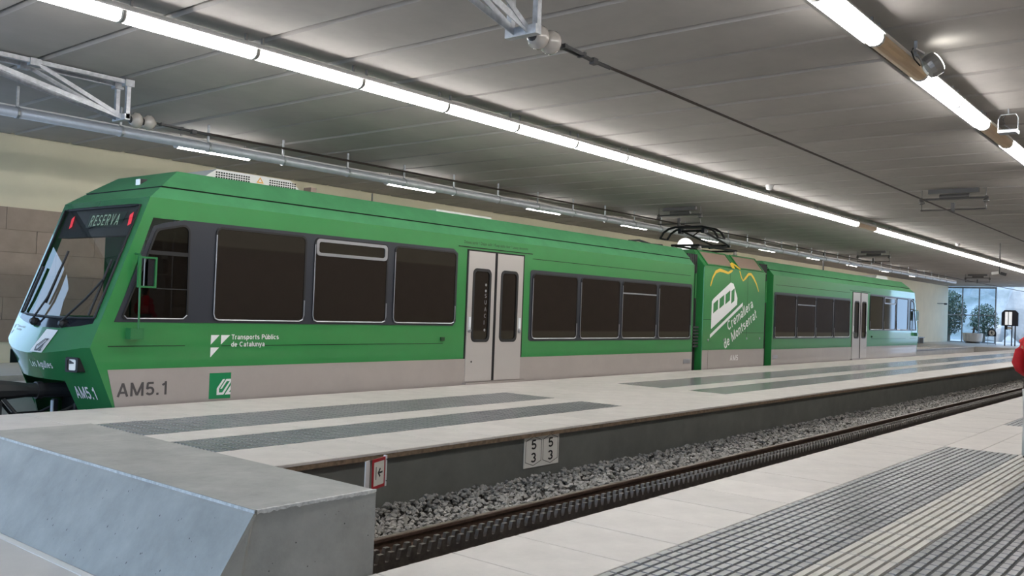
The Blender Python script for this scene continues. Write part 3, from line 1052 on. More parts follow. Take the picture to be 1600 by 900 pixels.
    part('coupler_jaw', join(box(4.68, 4.92, 13.22, 13.36, 0.06, 0.26), box(4.74, 4.92, 13.04, 13.12, 0.05, 0.22)), 'cast_iron', cp)
    part('hose', tube([(5.1, 12.98, 0.05), (5.25, 12.85, -0.18), (5.6, 12.75, -0.20), (5.95, 12.7, -0.05)], 0.025, 8), 'black_rubber', cp)
    part('hose', tube([(5.2, 13.45, 0.02), (5.4, 13.5, -0.22), (5.8, 13.5, -0.22), (6.0, 13.4, -0.1)], 0.022, 8), 'black_rubber', cp)
    part('hanger', box(5.02, 5.14, 13.12, 13.30, -0.20, 0.0), 'cast_iron', cp)
    part('front_ladder', join(box(5.90, 5.96, 13.28, 13.36, -0.42, -0.02), box(5.90, 5.96, 12.62, 12.68, -0.42, -0.02), box(5.90, 5.96, 12.62, 13.36, -0.42, -0.34)), 'cast_iron')
    part('step_plate', box(5.885, 5.90, 13.285, 13.355, -0.40, -0.04), 'white_plastic')
    part('underframe', join(box(6.35, XE - 0.1, YS + 0.10, YB - 0.10, -0.60, -0.40), box(6.55, 6.60, YS + 0.03, YB - 0.03, -0.45, 0.78)), 'cab_dark')
    for bx in (8.9, 10.7):
        for y in (12.62, 13.66):
            part('wheel', tube([(bx, y, -0.42), (bx, y + 0.12, -0.42)], 0.33, 20), 'cast_iron')
    # ---- cab interior
    part('cab_floor', box(5.95, 7.75, YS + 0.03, YB - 0.03, 0.74, 0.78), 'cab_dark')
    part('console', prism([(5.98, 0.78), (6.0, 1.12), (6.35, 1.16), (6.52, 1.02), (6.5, 0.78)], [], lambda a, b, d: (a, d, b), YS + 0.12, YB - 0.12), 'cab_beige')
    ptn = part('partition', join(box(7.72, 7.76, YS + 0.04, YB - 0.04, 0.78, 1.35), box(7.72, 7.76, YS + 0.04, YB - 0.04, 2.45, 2.90),
                                 box(7.72, 7.76, YS + 0.04, 12.10, 1.35, 2.45), box(7.72, 7.76, 12.75, 12.95, 1.35, 2.45), box(7.72, 7.76, 13.55, 13.75, 1.35, 2.45),
                                 box(7.72, 7.76, 14.3, YB - 0.04, 1.35, 2.45)), 'cab_beige')
    st = part('driver_seat', join(box(6.95, 7.40, 12.95, 13.45, 1.05, 1.18), box(7.08, 7.28, 13.05, 13.35, 0.78, 1.05)), 'cab_dark')
    part('seat_back', prism(rrect(12.97, 13.43, 1.18, 1.85, 0.12), [], lambda a, b, d: (d, a, b), 7.36, 7.48), 'cab_dark', st)
    part('headrest', prism(rrect(13.07, 13.33, 1.87, 2.10, 0.08), [], lambda a, b, d: (d, a, b), 7.38, 7.46), 'cab_dark', st)
    part('cab_ceiling', box(6.60, 7.72, YS + 0.04, YB - 0.04, 2.86, 2.90), 'cab_dark')
    part('interior_back', box(12.7, 12.74, YS + 0.05, YB - 0.05, 0.78, 2.9), 'cab_beige')
    part('interior_floor', box(7.76, 12.7, YS + 0.05, YB - 0.05, 0.74, 0.78), 'cab_dark')
    part('interior_lining', box(7.76, 12.7, YB - 0.06, YB - 0.03, 0.78, 2.9), 'cab_beige')
    part('grab_pole', tube([(7.05, 12.2, 0.78), (7.02, 12.2, 2.86)], 0.018, 8), 'window_alu')
    # destination display behind the windscreen
    dd = part('destination_box', prism([(12.10, 2.36), (14.30, 2.36), (14.32, 2.80), (12.08, 2.80)], [],
                                       lambda a, b, d: (front_x(a, b) + 0.035 + d, a, b), 0.0, 0.16), 'cab_dark')

    def fdisp(a, b, d):
        y = 14.9 - a if first else a          # the lettering is read from outside
        return (front_x(y, b) + 0.030 - d, y, b)
    part('led_panel', prism([(12.46, 2.50), (13.50, 2.50), (13.50, 2.72), (12.40, 2.72)], [], lambda a, b, d: (front_x(a, b) + 0.033 - d, a, b), 0.0, 0.001), 'led_panel', dd)
    v, f = stroke_text('RESERVA', lambda a, b, d: (front_x(13.40 - a, 2.52 + b) + 0.028 - d, (13.40 - a), 2.52 + b), 0, 0, 0.86, 0.17, t=0.12, gap=0.25) if first else ([], [])
    if first:
        part('led_lettering', (v, f), 'led_green', dd)
    for y in (12.24, 14.02):
        part('red_marker_light', prism([(y - 0.06, 2.53), (y + 0.01, 2.50), (y + 0.06, 2.66), (y - 0.01, 2.70)], [], lambda a, b, d: (front_x(a, b) + 0.03 - d, a, b), 0.0, 0.004), 'red_lamp', dd)
    return root, part


mat('tinted_pane', (0.016, 0.013, 0.011), 0.03, spec=0.6)
car1, part1 = build_car(lambda x: x, 'railcar', 'green and silver railcar with sloping cab front facing left, number AM5.1', True)
car2, part2 = build_car(lambda x: 2 * XMID - x, 'railcar', 'green and silver railcar at the far right end of the train, washed by daylight', False)

# lettering and marks of the front car
put = SX(0.0085)
W_ = lambda o: o
for pts in ([(7.52, 0.97), (7.66, 0.97), (7.52, 0.83)], [(7.69, 0.97), (7.84, 0.97), (7.69, 0.83)], [(7.52, 0.785), (7.66, 0.785), (7.52, 0.64)]):
    obj('white_triangle', prism(pts, [], SX(), 0.0, 0.003), 'white_print', car1)
obj('lettering', stroke_text('Transports P\u00fablics', SX(0.003), 7.865, 0.905, 0.86, 0.075, t=0.18), 'white_print', car1)
obj('lettering', stroke_text('de Catalunya', SX(0.003), 7.865, 0.795, 0.60, 0.075, t=0.18), 'white_print', car1)
obj('lettering', stroke_text('AM5.1', SX(0.008), 6.11, 0.125, 0.75, 0.19, t=0.16), 'grey_print', car1)
sq = obj('logo_square', prism([(7.52, 0.02), (7.885, 0.02), (7.885, 0.405), (7.52, 0.405)], [], SX(0.006), 0.0, 0.002), 'logo_green', car1)


def fgc_logo(x, z, s):
    """interlocked slanted bars, in a unit box"""
    U = lambda pts: [(x + a * s, z + b * s) for a, b in pts]
    outer = U([(0.0, 0.0), (0.0, 0.42), (0.42, 1.0), (0.60, 1.0), (0.60, 0.86), (0.48, 0.86), (0.15, 0.40), (0.15, 0.14), (0.45, 0.14), (0.98, 0.86), (1.0, 0.86), (1.0, 1.0), (0.90, 1.0), (0.38, 0.30), (0.24, 0.30), (0.24, 0.36), (0.70, 1.0), (0.72, 1.0), (0.90, 1.0), (1.0, 1.0), (1.0, 0.70), (0.52, 0.0)])
    a = U([(0.0, 0.0), (0.0, 0.42), (0.42, 1.0), (0.58, 1.0), (0.16, 0.40), (0.16, 0.15), (0.40, 0.15), (0.92, 0.86), (0.70, 0.86), (0.36, 0.38), (0.24, 0.38), (0.66, 1.0), (1.0, 1.0), (1.0, 0.80), (0.48, 0.0)])
    b = U([(0.58, 0.0), (1.0, 0.58), (1.0, 0.32), (0.90, 0.15), (1.0, 0.15), (1.0, 0.0)])
    return a, b


la, lb = fgc_logo(7.65, 0.075, 0.235)
obj('logo_mark', join(prism(la, [], SX(0.008), 0.0, 0.002), prism(lb, [], SX(0.008), 0.0, 0.002)), 'white_print', sq)
for w_, a_, l_ in (('Deixeu sortir /', 13.0, 0.46), ('Dejen salir /', 13.49, 0.40), ('Keep exits clear /', 13.92, 0.55), ('Laissez descendre', 14.50, 0.52)):
    obj('lettering', text_vf(w_, SX(0.002), a_, 2.775, l_, 0.06, bold=0.01), 'dark_print', car1)


def FR(d0):
    """plane of the nose: a runs to the reader's right (towards -y)"""
    return lambda a, b, d: (front_x(YM - a, b) - d0 - d, YM - a, b)


def LOWF(d0):
    def fn(a, b, d):
        y = YM - a
        t = (y - YM) / 1.3
        q = max(0.0, 1 - t * t)
        zc = 0.80 - 0.13 * max(0, q - 0.15) / 0.85
        xc = front_x(y, zc)
        xl = 6.12 - 0.30 * q ** 1.2
        k = (zc - b) / (zc + 0.10)
        return (xc + (xl - xc) * k - d0 - d, y, b)
    return fn


dec = obj('nose_panel', prism([(0.12, 0.69), (0.44, 0.69), (0.44, 1.0), (0.12, 1.0)], [], FR(0.008), 0.0, 0.002), 'white_print', car1)
la, lb = fgc_logo(0.24, 0.71, 0.17)
obj('logo_mark', join(prism(la, [], FR(0.012), 0.0, 0.002), prism(lb, [], FR(0.012), 0.0, 0.002)), 'grey_print', dec)
obj('lettering', stroke_text('Les Agulles', LOWF(0.010), 0.03, 0.475, 0.52, 0.10, t=0.14), 'white_print', car1)
obj('lettering', stroke_text('AM5.1', LOWF(0.012), 0.77, 0.08, 0.34, 0.17, t=0.16), 'white_print', car1)
for pts in ([(-1.18, 1.02), (-1.11, 1.02), (-1.18, 0.96)], [(-1.09, 1.02), (-1.02, 1.02), (-1.09, 0.96)], [(-1.18, 0.94), (-1.11, 0.94), (-1.18, 0.88)]):
    obj('white_triangle', prism(pts, [], FR(0.008), 0.0, 0.002), 'white_print', car1)
obj('lettering', stroke_text('Transports P\u00fablics', FR(0.008), -1.0, 0.985, 0.34, 0.03), 'white_print', car1)
obj('lettering', stroke_text('de Catalunya', FR(0.008), -1.0, 0.945, 0.24, 0.03), 'white_print', car1)
# vertical door notice on the glass of the left leaf
for i, ch in enumerate('SUACI'):
    obj('lettering', stroke_text(ch, SX(0.0095), 13.66, 1.72 - 0.135 * i, 0.065 if ch != 'I' else 0.02, 0.085, t=0.13), 'window_alu', car1)
for z in (1.98, 1.86, 1.07):
    obj('dot_mark', lathe([(0.028, 0), (0.028, 0.001)], (13.69, YS - 0.0095, z), (0, -1, 0), 12), 'window_alu', car1)


# roof equipment of the front car: perforated white air conditioning hood
def perforated(x0, x1, y, z0, z1, slope):
    holes = []
    return prism([(x0, z0), (x1, z0), (x1 - slope, z1), (x0 + slope, z1)], holes, lambda a, b, d: (a, y - d, b), 0.0, 0.9)


ac = obj('roof_air_unit', perforated(7.72, 9.70, 13.60, 3.38, 3.57, 0.28), 'white_enamel', car1)
hv = []
for i in range(34):
    for j in range(3):
        x = 7.98 + i * 0.046
        if 8.62 < x < 8.98:
            continue
        z = 3.435 + j * 0.038
        hv.append(box(x, x + 0.03, 12.697, 12.70, z, z + 0.022))
o = obj('vent_holes', join(*hv), 'seam_dark', ac)
o['kind'] = 'stuff'
obj('warning_triangle', prism([(8.74, 3.45), (8.88, 3.45), (8.81, 3.55)], [(8.775, 3.47), (8.845, 3.47), (8.81, 3.525)], lambda a, b, d: (a, 12.70 - d, b), 0.0, 0.004), 'warning_yellow', ac)
obj('roof_box', box(9.78, 9.90, 12.6, 12.8, 3.38, 3.50), 'brown_grille', car1)
obj('roof_aerial', tube([(11.1, 12.5, 3.38), (11.1, 12.5, 3.55)], 0.012, 6), 'cast_iron', car1)
obj('roof_tray', join(box(12.9, 14.6, 12.6, 13.4, 3.38, 3.46)), 'white_enamel', car1)
obj('roof_tray', box(15.0, 19.9, 12.8, 13.6, 3.38, 3.44), 'cab_beige', car1)
obj('roof_cable', tube([(20.0, 12.5, 3.40), (20.5, 12.5, 3.45), (21.2, 12.55, 3.40), (21.8, 12.55, 3.42)], 0.03, 6), 'cast_iron', car1)
obj('roof_air_unit', perforated(2 * XMID - 9.7, 2 * XMID - 7.72, 13.60, 3.38, 3.57, 0.28), 'white_enamel', car2)

# ------------------------------------------------------------------ power module between the cars
pm = thing('power_module', (25.2, YM, -0.9), 'short green power module with tram logo between the two railcars', 'train car', 'cars of the green train')
x0, x1 = 23.10, 27.30
n0 = [(YS, -0.45), (YS, 2.93), (YS + 0.38, 3.40), (YB - 0.38, 3.40), (YB, 2.93), (YB, -0.45)]
v = [(x0, a, b) for a, b in n0] + [(x1, a, b) for a, b in n0]
f = [tuple(range(6)), tuple(range(11, 5, -1))] + [(i, (i + 1) % 6, 6 + (i + 1) % 6, 6 + i) for i in range(6)]
obj('module_body', (v, f), 'train_green', pm, bevel=0.02)
obj('skirt', prism([(x0, -0.45), (x1, -0.45), (x1, 0.535), (x0, 0.535)], [], SX(), 0.0, 0.006), 'train_silver', pm)


def SLOPE(d0):
    """plane of the slanting roof side; b is 0..1 up the slope"""
    return lambda a, b, d: (a, YS + 0.38 * b - (d0 + d) * 0.777, 2.93 + 0.47 * b + (d0 + d) * 0.629)


for a, b in ((23.35, 25.02), (25.42, 27.10)):
    g = obj('roof_grille', prism([(a, 0.12), (b, 0.12), (b, 0.90), (a, 0.90)], [], SLOPE(0), 0.0, 0.012), 'brown_grille', pm)
    obj('grille_frame', prism([(a - 0.05, 0.05), (b + 0.05, 0.05), (b + 0.05, 0.97), (a - 0.05, 0.97)], [[(a, 0.12), (b, 0.12), (b, 0.90), (a, 0.90)]], SLOPE(0), 0.0, 0.03), 'train_green', g)
obj('roof_edge', box(x0, x1, YS - 0.015, YS + 0.02, 2.905, 2.94), 'train_green', pm)
obj('panel_seam', join(box(23.12, 27.28, YS - 0.002, YS, 1.40, 1.412) if False else box(23.12, 24.6, YS - 0.002, YS, 1.40, 1.41), box(25.98, 25.99, YS - 0.002, YS, 0.9, 2.9),
                       box(24.75, 24.757, YS - 0.002, YS, 1.5, 2.9), box(25.0, 27.28, YS - 0.002, YS, 1.03, 1.04), box(23.45, 23.456, YS - 0.008, YS, 0.0, 0.53)), 'seam_dark', pm)
for xx in (23.45, 24.45, 26.0, 26.95):
    obj('latch', lathe([(0.035, 0), (0.035, 0.012), (0.0, 0.016)], (xx, YS, 0.82 if xx < 25 else 0.86), (0, -1, 0), 12), 'window_alu', pm)
obj('corner_grille', join(*[box(22.72, 23.05, YS + 0.10, YS + 0.13, 0.62 + 0.09 * k, 0.67 + 0.09 * k) for k in range(7)]), 'cast_iron', pm)
# mountain outline, drawn as a broad brush line
ridge = [(23.49, 2.37, 0.03), (23.62, 2.62, 0.035), (23.80, 2.79, 0.045), (24.05, 2.86, 0.05), (24.30, 2.84, 0.04), (24.60, 2.80, 0.035), (24.78, 2.86, 0.04), (24.90, 2.925, 0.04)]
ridge2 = [(24.90, 0.0, 0.09), (24.97, 0.25, 0.10), (25.10, 0.33, 0.10), (25.22, 0.22, 0.08), (25.36, 0.0, 0.07)]
ridge3 = [(25.36, 2.925, 0.03), (25.50, 2.72, 0.025), (25.62, 2.62, 0.02), (25.78, 2.70, 0.04), (26.0, 2.84, 0.045), (26.18, 2.85, 0.04), (26.38, 2.74, 0.04), (26.60, 2.56, 0.03), (26.78, 2.33, 0.02)]


def ribbon(pts, fn):
    V, Fc = [], []
    for i, (a, b, w) in enumerate(pts):
        p, q = pts[max(0, i - 1)], pts[min(len(pts) - 1, i + 1)]
        dx, dz = q[0] - p[0], q[1] - p[1]
        L = math.hypot(dx, dz)
        nx, nz = -dz / L * w, dx / L * w
        V += [fn(a + nx, b + nz, 0), fn(a - nx, b - nz, 0)]
    for i in range(len(pts) - 1):
        Fc.append((2 * i, 2 * i + 1, 2 * i + 3, 2 * i + 2))
    return V, Fc


obj('mountain_outline', join(ribbon(ridge, SX(0.004)), ribbon(ridge2, SLOPE(0.034)), ribbon(ridge3, SX(0.004))), 'yellow_print', pm)
# tram logo
tram = [(23.61, 1.14), (23.61, 1.93), (23.72, 2.02), (24.80, 2.53), (24.98, 2.50), (25.10, 2.34), (25.27, 2.08), (25.26, 1.88)]


def para(u0, u1, w0, w1):
    """sheared quad in the tram's frame: u along the car, w up"""
    X = lambda u, w: (23.61 + 1.66 * u, 1.14 + 0.75 * u + 0.80 * w)
    return [X(u0, w0), X(u1, w0), X(u1, w1), X(u0, w1)]


wins = [para(0.06, 0.24, 0.50, 0.86), para(0.29, 0.47, 0.46, 0.83), para(0.52, 0.70, 0.42, 0.79), para(0.75, 0.88, 0.24, 0.72)]
obj('tram_logo', prism(tram, wins, SX(), 0.0, 0.004), 'white_print', pm)
obj('logo_stripe', prism([(23.56, 0.88), (23.56, 0.98), (25.66, 1.96), (25.66, 1.86)], [], SX(), 0.0, 0.004), 'white_print', pm)
ang = math.atan2(0.98, 2.2)
obj('lettering', stroke_text('Cremallera', SX(0.004), 24.72, 1.08, 1.86, 0.30, rot=ang, t=0.15), 'white_print', pm)
obj('lettering', stroke_text('de Montserrat', SX(0.004), 24.52, 0.54, 2.40, 0.30, rot=ang, t=0.15), 'white_print', pm)
obj('lettering', stroke_text('AM5', SX(0.008), 24.88, 0.20, 0.55, 0.17, t=0.14), 'white_print', pm)
obj('underframe', box(x0, x1, YS + 0.10, YB - 0.10, -0.75, -0.40), 'cab_dark', pm)
# bellows
for a, b in ((22.5, 23.1), (27.3, 27.9)):
    pl_ = []
    for k in range(6):
        xx = a + (b - a) * (k + 0.5) / 6
        pl_.append(box(xx - 0.03, xx + 0.03, YS + 0.22, YB - 0.22, -0.4, 3.25))
    pl_.append(box(a, b, YS + 0.28, YB - 0.28, -0.42, 3.2))
    obj('bellows', join(*pl_), 'cab_dark', pm)
    obj('end_rail', tube([((a + b) / 2 + 0.05, YS + 0.14, 2.0), ((a + b) / 2 + 0.05, YS + 0.14, 2.7)], 0.03, 6), 'train_green', pm)
# pantograph
pg = obj('pantograph', join(tube([(24.3, 12.75, 3.62), (26.9, 12.75, 3.62)], 0.035, 6), tube([(24.3, 13.65, 3.62), (26.9, 13.65, 3.62)], 0.035, 6),
                            tube([(24.3, 12.75, 3.62), (24.3, 13.65, 3.62)], 0.035, 6), tube([(26.9, 12.75, 3.62), (26.9, 13.65, 3.62)], 0.035, 6)), 'pantograph_black', pm)
for xx in (24.4, 26.8):
    for yy in (12.75, 13.65):
        obj('insulator', lathe([(0.05, 0), (0.08, 0.03), (0.05, 0.06), (0.08, 0.10), (0.05, 0.13), (0.05, 0.20)], (xx, yy, 3.40), (0, 0, 1), 12), 'porcelain', pg)
for yy in (12.85, 13.55):
    obj('upper_arm', tube([(24.75, yy, 4.10), (26.75, 13.2 + (yy - 13.2) * 0.75, 3.78)], 0.032, 6), 'pantograph_black', pg)
obj('lower_arm', tube([(26.8, 13.2, 3.76), (24.75, 13.2, 3.62)], 0.05, 8), 'pantograph_black', pg)
obj('lower_arm', tube([(26.6, 12.95, 3.74), (25.2, 12.85, 3.60)], 0.03, 8), 'pantograph_black', pg)
obj('cross_brace', tube([(24.75, 12.85, 4.10), (24.75, 13.55, 4.10)], 0.04, 6), 'pantograph_black', pg)
obj('cross_brace', tube([(26.75, 12.9, 3.78), (26.75, 13.5, 3.78)], 0.05, 8), 'pantograph_black', pg)
obj('cross_brace', tube([(25.4, 12.87, 4.0), (25.2, 13.2, 4.13), (25.4, 13.53, 4.0)], 0.02, 6), 'pantograph_black', pg)
for xx in (24.50, 24.95):
    pts = [(xx, 12.22, 3.86), (xx, 12.34, 4.04), (xx, 12.52, 4.15), (xx, 12.75, 4.20), (xx, 13.65, 4.20), (xx, 13.88, 4.15), (xx, 14.06, 4.04), (xx, 14.18, 3.86)]
    obj('collector_head', tube(pts, 0.035, 6), 'pantograph_black', pg)
for yy in (12.22, 14.18):
    obj('horn_tie', tube([(24.50, yy, 3.86), (24.95, yy, 3.86)], 0.025, 6), 'pantograph_black', pg)
obj('collector_strip', box(24.46, 24.99, 12.75, 13.65, 4.175, 4.20), 'pantograph_black', pg)
for yy in (12.8, 13.6):
    obj('head_mount', box(24.66, 24.84, yy - 0.05, yy + 0.05, 4.02, 4.18), 'pantograph_black', pg)

# ------------------------------------------------------------------ signs at the near track
ps = thing('distance_plaque', (9.25, 6.99, -0.47), 'white plaque with the figures 5 and 3 twice in hexagons, on the middle platform wall', 'sign')
PL = lambda d0: (lambda a, b, d: (a, 6.995 - d0 - d, b))
obj('plate', prism([(8.89, -0.47), (9.62, -0.47), (9.62, -0.06), (8.89, -0.06)], [], PL(0), 0.0, 0.012), 'sign_white', ps)
for a, b in ((8.915, 9.245), (9.275, 9.60)):
    mx = (a + b) / 2
    hexo = [(mx, -0.452), (b, -0.40), (b, -0.13), (mx, -0.078), (a, -0.13), (a, -0.40)]
    hexi = [(mx, -0.445), (b - 0.008, -0.395), (b - 0.008, -0.135), (mx, -0.085), (a + 0.008, -0.135), (a + 0.008, -0.395)]
    obj('hexagon_outline', prism(hexo, [hexi], PL(0.012), 0.0, 0.001), 'black_ink', ps)
    obj('numeral', stroke_text('5', PL(0.0135), mx - 0.055, -0.245, 0.11, 0.125), 'black_ink', ps)
    obj('numeral', stroke_text('3', PL(0.0135), mx - 0.055, -0.41, 0.11, 0.125), 'black_ink', ps)

ssn = thing('stop_sign', (5.95, 6.5, -0.75), 'red framed white sign with arrow to a bar, on white posts beside the concrete block', 'sign')
A_ = math.radians(20)
SG = lambda d0: (lambda a, b, d: (5.865 + a * math.cos(A_) + (d0 + d) * math.sin(A_), 6.45 + a * math.sin(A_) - (d0 + d) * math.cos(A_), b))
obj('board', prism([(0, -0.25), (0.255, -0.25), (0.255, 0.04), (0, 0.04)], [], SG(0), 0.0, 0.01), 'sign_red', ssn)
obj('sign_face', prism([(0.024, -0.218), (0.228, -0.218), (0.228, 0.010), (0.024, 0.010)], [], SG(0.01), 0.0, 0.002), 'sign_white', ssn)
arrow = [(a + 0.012, b) for a, b in [(0.085, -0.098), (0.13, -0.052), (0.145, -0.067), (0.122, -0.090), (0.185, -0.090), (0.185, -0.108), (0.122, -0.108), (0.145, -0.131), (0.13, -0.146)]]
obj('arrow', prism(arrow, [], SG(0.012), 0.0, 0.001), 'black_ink', ssn)
obj('bar', prism([(0.058, -0.16), (0.07, -0.16), (0.07, -0.036), (0.058, -0.036)], [], SG(0.012), 0.0, 0.001), 'black_ink', ssn)
obj('post', prism([(-0.09, -0.62), (-0.008, -0.62), (-0.008, 0.035), (-0.09, 0.035)], [], SG(-0.03), 0.0, 0.012), 'white_plastic', ssn)
obj('post', prism([(0.255, -0.25), (0.278, -0.25), (0.278, 0.05), (0.255, 0.05)], [], SG(-0.012), 0.0, 0.03), 'white_plastic', ssn)
for z in (0.01, -0.20):
    obj('bolt', lathe([(0.006, 0), (0.006, 0.004)], SG(0.018)(0.267, z, 0), (math.sin(A_), -math.cos(A_), 0), 8), 'cast_iron', ssn)

# ------------------------------------------------------------------ fluorescent fixtures
FL = 1.69


def fixture_proto(lit, nm, hang=True):
    t = thing(nm, (0, 0, 0), 'x', 'ceiling lamp')
    L = FL
    # housing above, rounded diffuser below
    obj('housing', prism([(-0.115, 0.028), (0.115, 0.028), (0.115, 0.045), (0.06, 0.10), (-0.06, 0.10), (-0.115, 0.045)], [], lambda a, b, d: (d, a, b), 0.0, L), 'white_enamel', t)
    pr = [(-0.09, 0.026), (-0.09, -0.015), (-0.078, -0.05), (-0.045, -0.077), (0.0, -0.085), (0.045, -0.077), (0.078, -0.05), (0.09, -0.015), (0.09, 0.026)]
    obj('diffuser', prism(pr, [], lambda a, b, d: (d, a, b), 0.035, L - 0.035), 'lamp_white' if lit else 'dead_diffuser', t)
    e = [(a * 1.03, b * 1.03) for a, b in pr]
    for a, b in ((0.0, 0.03), (L - 0.03, L)):
        obj('end_cap', prism(e, [], lambda p, q, d: (d, p, q), a, b), 'white_enamel', t)
    obj('clip', prism([(a * 1.07, b * 1.07) for a, b in pr], [], lambda p, q, d: (d, p, q), L - 0.012, L + 0.012), 'clip_steel', t)
    for x in (0.12, L - 0.12):
        obj('hanger', box(x - 0.015, x + 0.015, -0.012, 0.012, 0.09, 0.21), 'clip_steel', t)
    return t


def ordinal(n):
    small = ['first', 'second', 'third', 'fourth', 'fifth', 'sixth', 'seventh', 'eighth', 'ninth', 'tenth', 'eleventh', 'twelfth', 'thirteenth',
             'fourteenth', 'fifteenth', 'sixteenth', 'seventeenth', 'eighteenth', 'nineteenth']
    if n < 19:
        return small[n]
    tens = {1: ('twentieth', 'twenty'), 2: ('thirtieth', 'thirty'), 3: ('fortieth', 'forty')}[(n - 9) // 10]
    r = (n + 1) % 10
    return tens[0] if r == 0 else tens[1] + '-' + small[r - 1]


ORD = ['first', 'second', 'third', 'fourth', 'fifth', 'sixth', 'seventh', 'eighth', 'ninth', 'tenth', 'eleventh', 'twelfth']
lit_p = fixture_proto(True, 'fluorescent_fixture')
dead_p = fixture_proto(False, 'fluorescent_fixture')
used = {'l': False, 'd': False}


def place(lit, x, y, z, label, group):
    k = 'l' if lit else 'd'
    p = lit_p if lit else dead_p
    if not used[k]:
        used[k] = True
        o = p
    else:
        o = tree_copy(p)
    o.location = (x, y, z)
    tag(o, label, 'ceiling lamp', group)


G1, G2, G3 = 'lamps over the middle platform', 'lamps over the near platform', 'lamps over the far platform'
i = jfar = 0
x = 4.70 - 3 * FL
while x < XF - 2:
    lit = not (28.2 < x + FL / 2 < 30.1)
    if not lit:
        lab = 'unlit lamp in the gap of the long row above the middle platform'
    elif x + FL < 4.2:
        lab = 'lit lamp of the middle row outside the picture on the left'
    elif x < 28.3:
        lab = 'lit fluorescent lamp above the middle platform, %s from the left edge of the photo' % ordinal(i)
        i += 1
    else:
        lab = 'small distant lit lamp above the middle platform, %s beyond the dark gap' % ordinal(jfar)
        jfar += 1
    place(lit, x, 9.45, 4.55, lab, G1)
    x += FL
seq2 = [(2.96, 1), (4.65, 1), (6.34, 1), (8.03, 1), (9.72, 0), (11.41, 1), (13.10, 1), (14.79, 0), (16.48, 1), (18.17, 1), (19.86, 0), (21.55, 1), (23.24, 1), (26.6, 1), (31.7, 1), (36.8, 1), (45, 1), (55, 1), (65, 1)]
lab2 = {8.03: 'lit lamp over the near platform entering at the top edge of the photo', 9.72: 'unlit brown lamp next to the drum shaped floodlight, over the near platform',
        11.41: 'lit lamp just right of the brown unlit lamp over the near platform', 13.10: 'lit lamp before the flat bracketed floodlight over the near platform',
        14.79: 'unlit lamp beside the flat bracketed floodlight over the near platform', 16.48: 'lit lamp cut by the right edge of the photo over the near platform'}
for x, l in seq2:
    place(bool(l), x, 3.10, 4.55, lab2.get(x, 'lamp over the near platform outside the picture'), G2)
obj('cable_tray', box(2.9, 26, 3.20, 3.24, 4.50, 4.53), 'clip_steel')
tag(bpy.data.objects['cable_tray'], 'thin metal strip running along the lamps over the near platform', 'cable tray')
nm3 = 0
for x in (9.30, 14.85, 20.3, 25.4, 30.9, 36.4, 41.8, 47.3, 52.8, 58.3):
    lab = ('lit lamp above the far platform behind the grey pipe, %s from the left' % ORD[nm3]) if 9 < x < 60 else 'lamp above the far platform outside the picture on the left'
    if 9 < x < 60:
        nm3 += 1
    place(True, x, 16.25, 4.50, lab, G3)

# pipe with hangers over the far platform edge
pp = thing('pipe', (5, 15.05, 4.35), 'long grey pipe hung below the ceiling above the train', 'pipe')
obj('pipe_run', tube([(1.0, 15.05, 4.33), (66, 15.3, 4.33)], 0.085, 14), 'grey_pipe', pp, smooth=True)
obj('pipe_highlight', box(1.0, 66, 15.22, 15.36, 4.40, 4.47), 'white_enamel', pp)  # white strip standing in for lamplight along the top of the pipe
for k in range(36):
    xx = 4.22 + FL * k
    yy = 15.05 + 0.25 * (xx - 1) / 65
    obj('hanger', join(tube([(xx - 0.02, yy, 4.33), (xx + 0.02, yy, 4.33)], 0.10, 12), box(xx - 0.02, xx + 0.02, yy - 0.012, yy + 0.012, 4.42, ZC)), 'galvanised', pp)

# ------------------------------------------------------------------ catenary: anchor brackets, insulators, wires, supports


def angle_bar(p, q, w, t):
    a = beam(p, q, w, t)
    return a


def bracket(y, xe, xs_, label):
    t = thing('anchor_bracket', (xe, y, ZC), label, 'bracket', 'catenary anchor brackets')
    zt, zb = ZC - 0.045, 4.16
    for yy in (y - 0.16, y + 0.16):
        obj('top_chord', join(beam((xs_, yy, zt), (xe, yy, zt), 0.07, 0.06)), 'galvanised', t)
        obj('post', beam((xe, yy, zb), (xe, yy, ZC - 0.012), 0.06, 0.06), 'galvanised', t)
        obj('brace', beam((xs_, yy, zt), (xe, yy * 0.5 + y * 0.5, zb + 0.02), 0.012, 0.07), 'galvanised', t)
        obj('brace', beam((xe - (xe - xs_) * 0.52, yy, zt), (xe, yy * 0.5 + y * 0.5, zb + 0.02), 0.012, 0.06), 'galvanised', t)
    for xx in (xe, xe - (xe - xs_) * 0.52):
        for yy in (y - 0.16, y + 0.16):
            obj('clamp', box(xx - 0.07, xx + 0.07, yy - 0.06, yy + 0.06, ZC - 0.11, ZC - 0.010), 'galvanised', t)
    obj('end_plate', box(xe - 0.05, xe + 0.035, y - 0.19, y + 0.19, zb - 0.02, zb + 0.07), 'galvanised', t)
    return t


bracket(5.4, 6.62, 4.6, 'galvanised anchor bracket at the top edge of the photo holding the near wire')
bracket(13.2, 6.66, 4.05, 'galvanised triangular anchor bracket at the upper left holding the wire above the train')


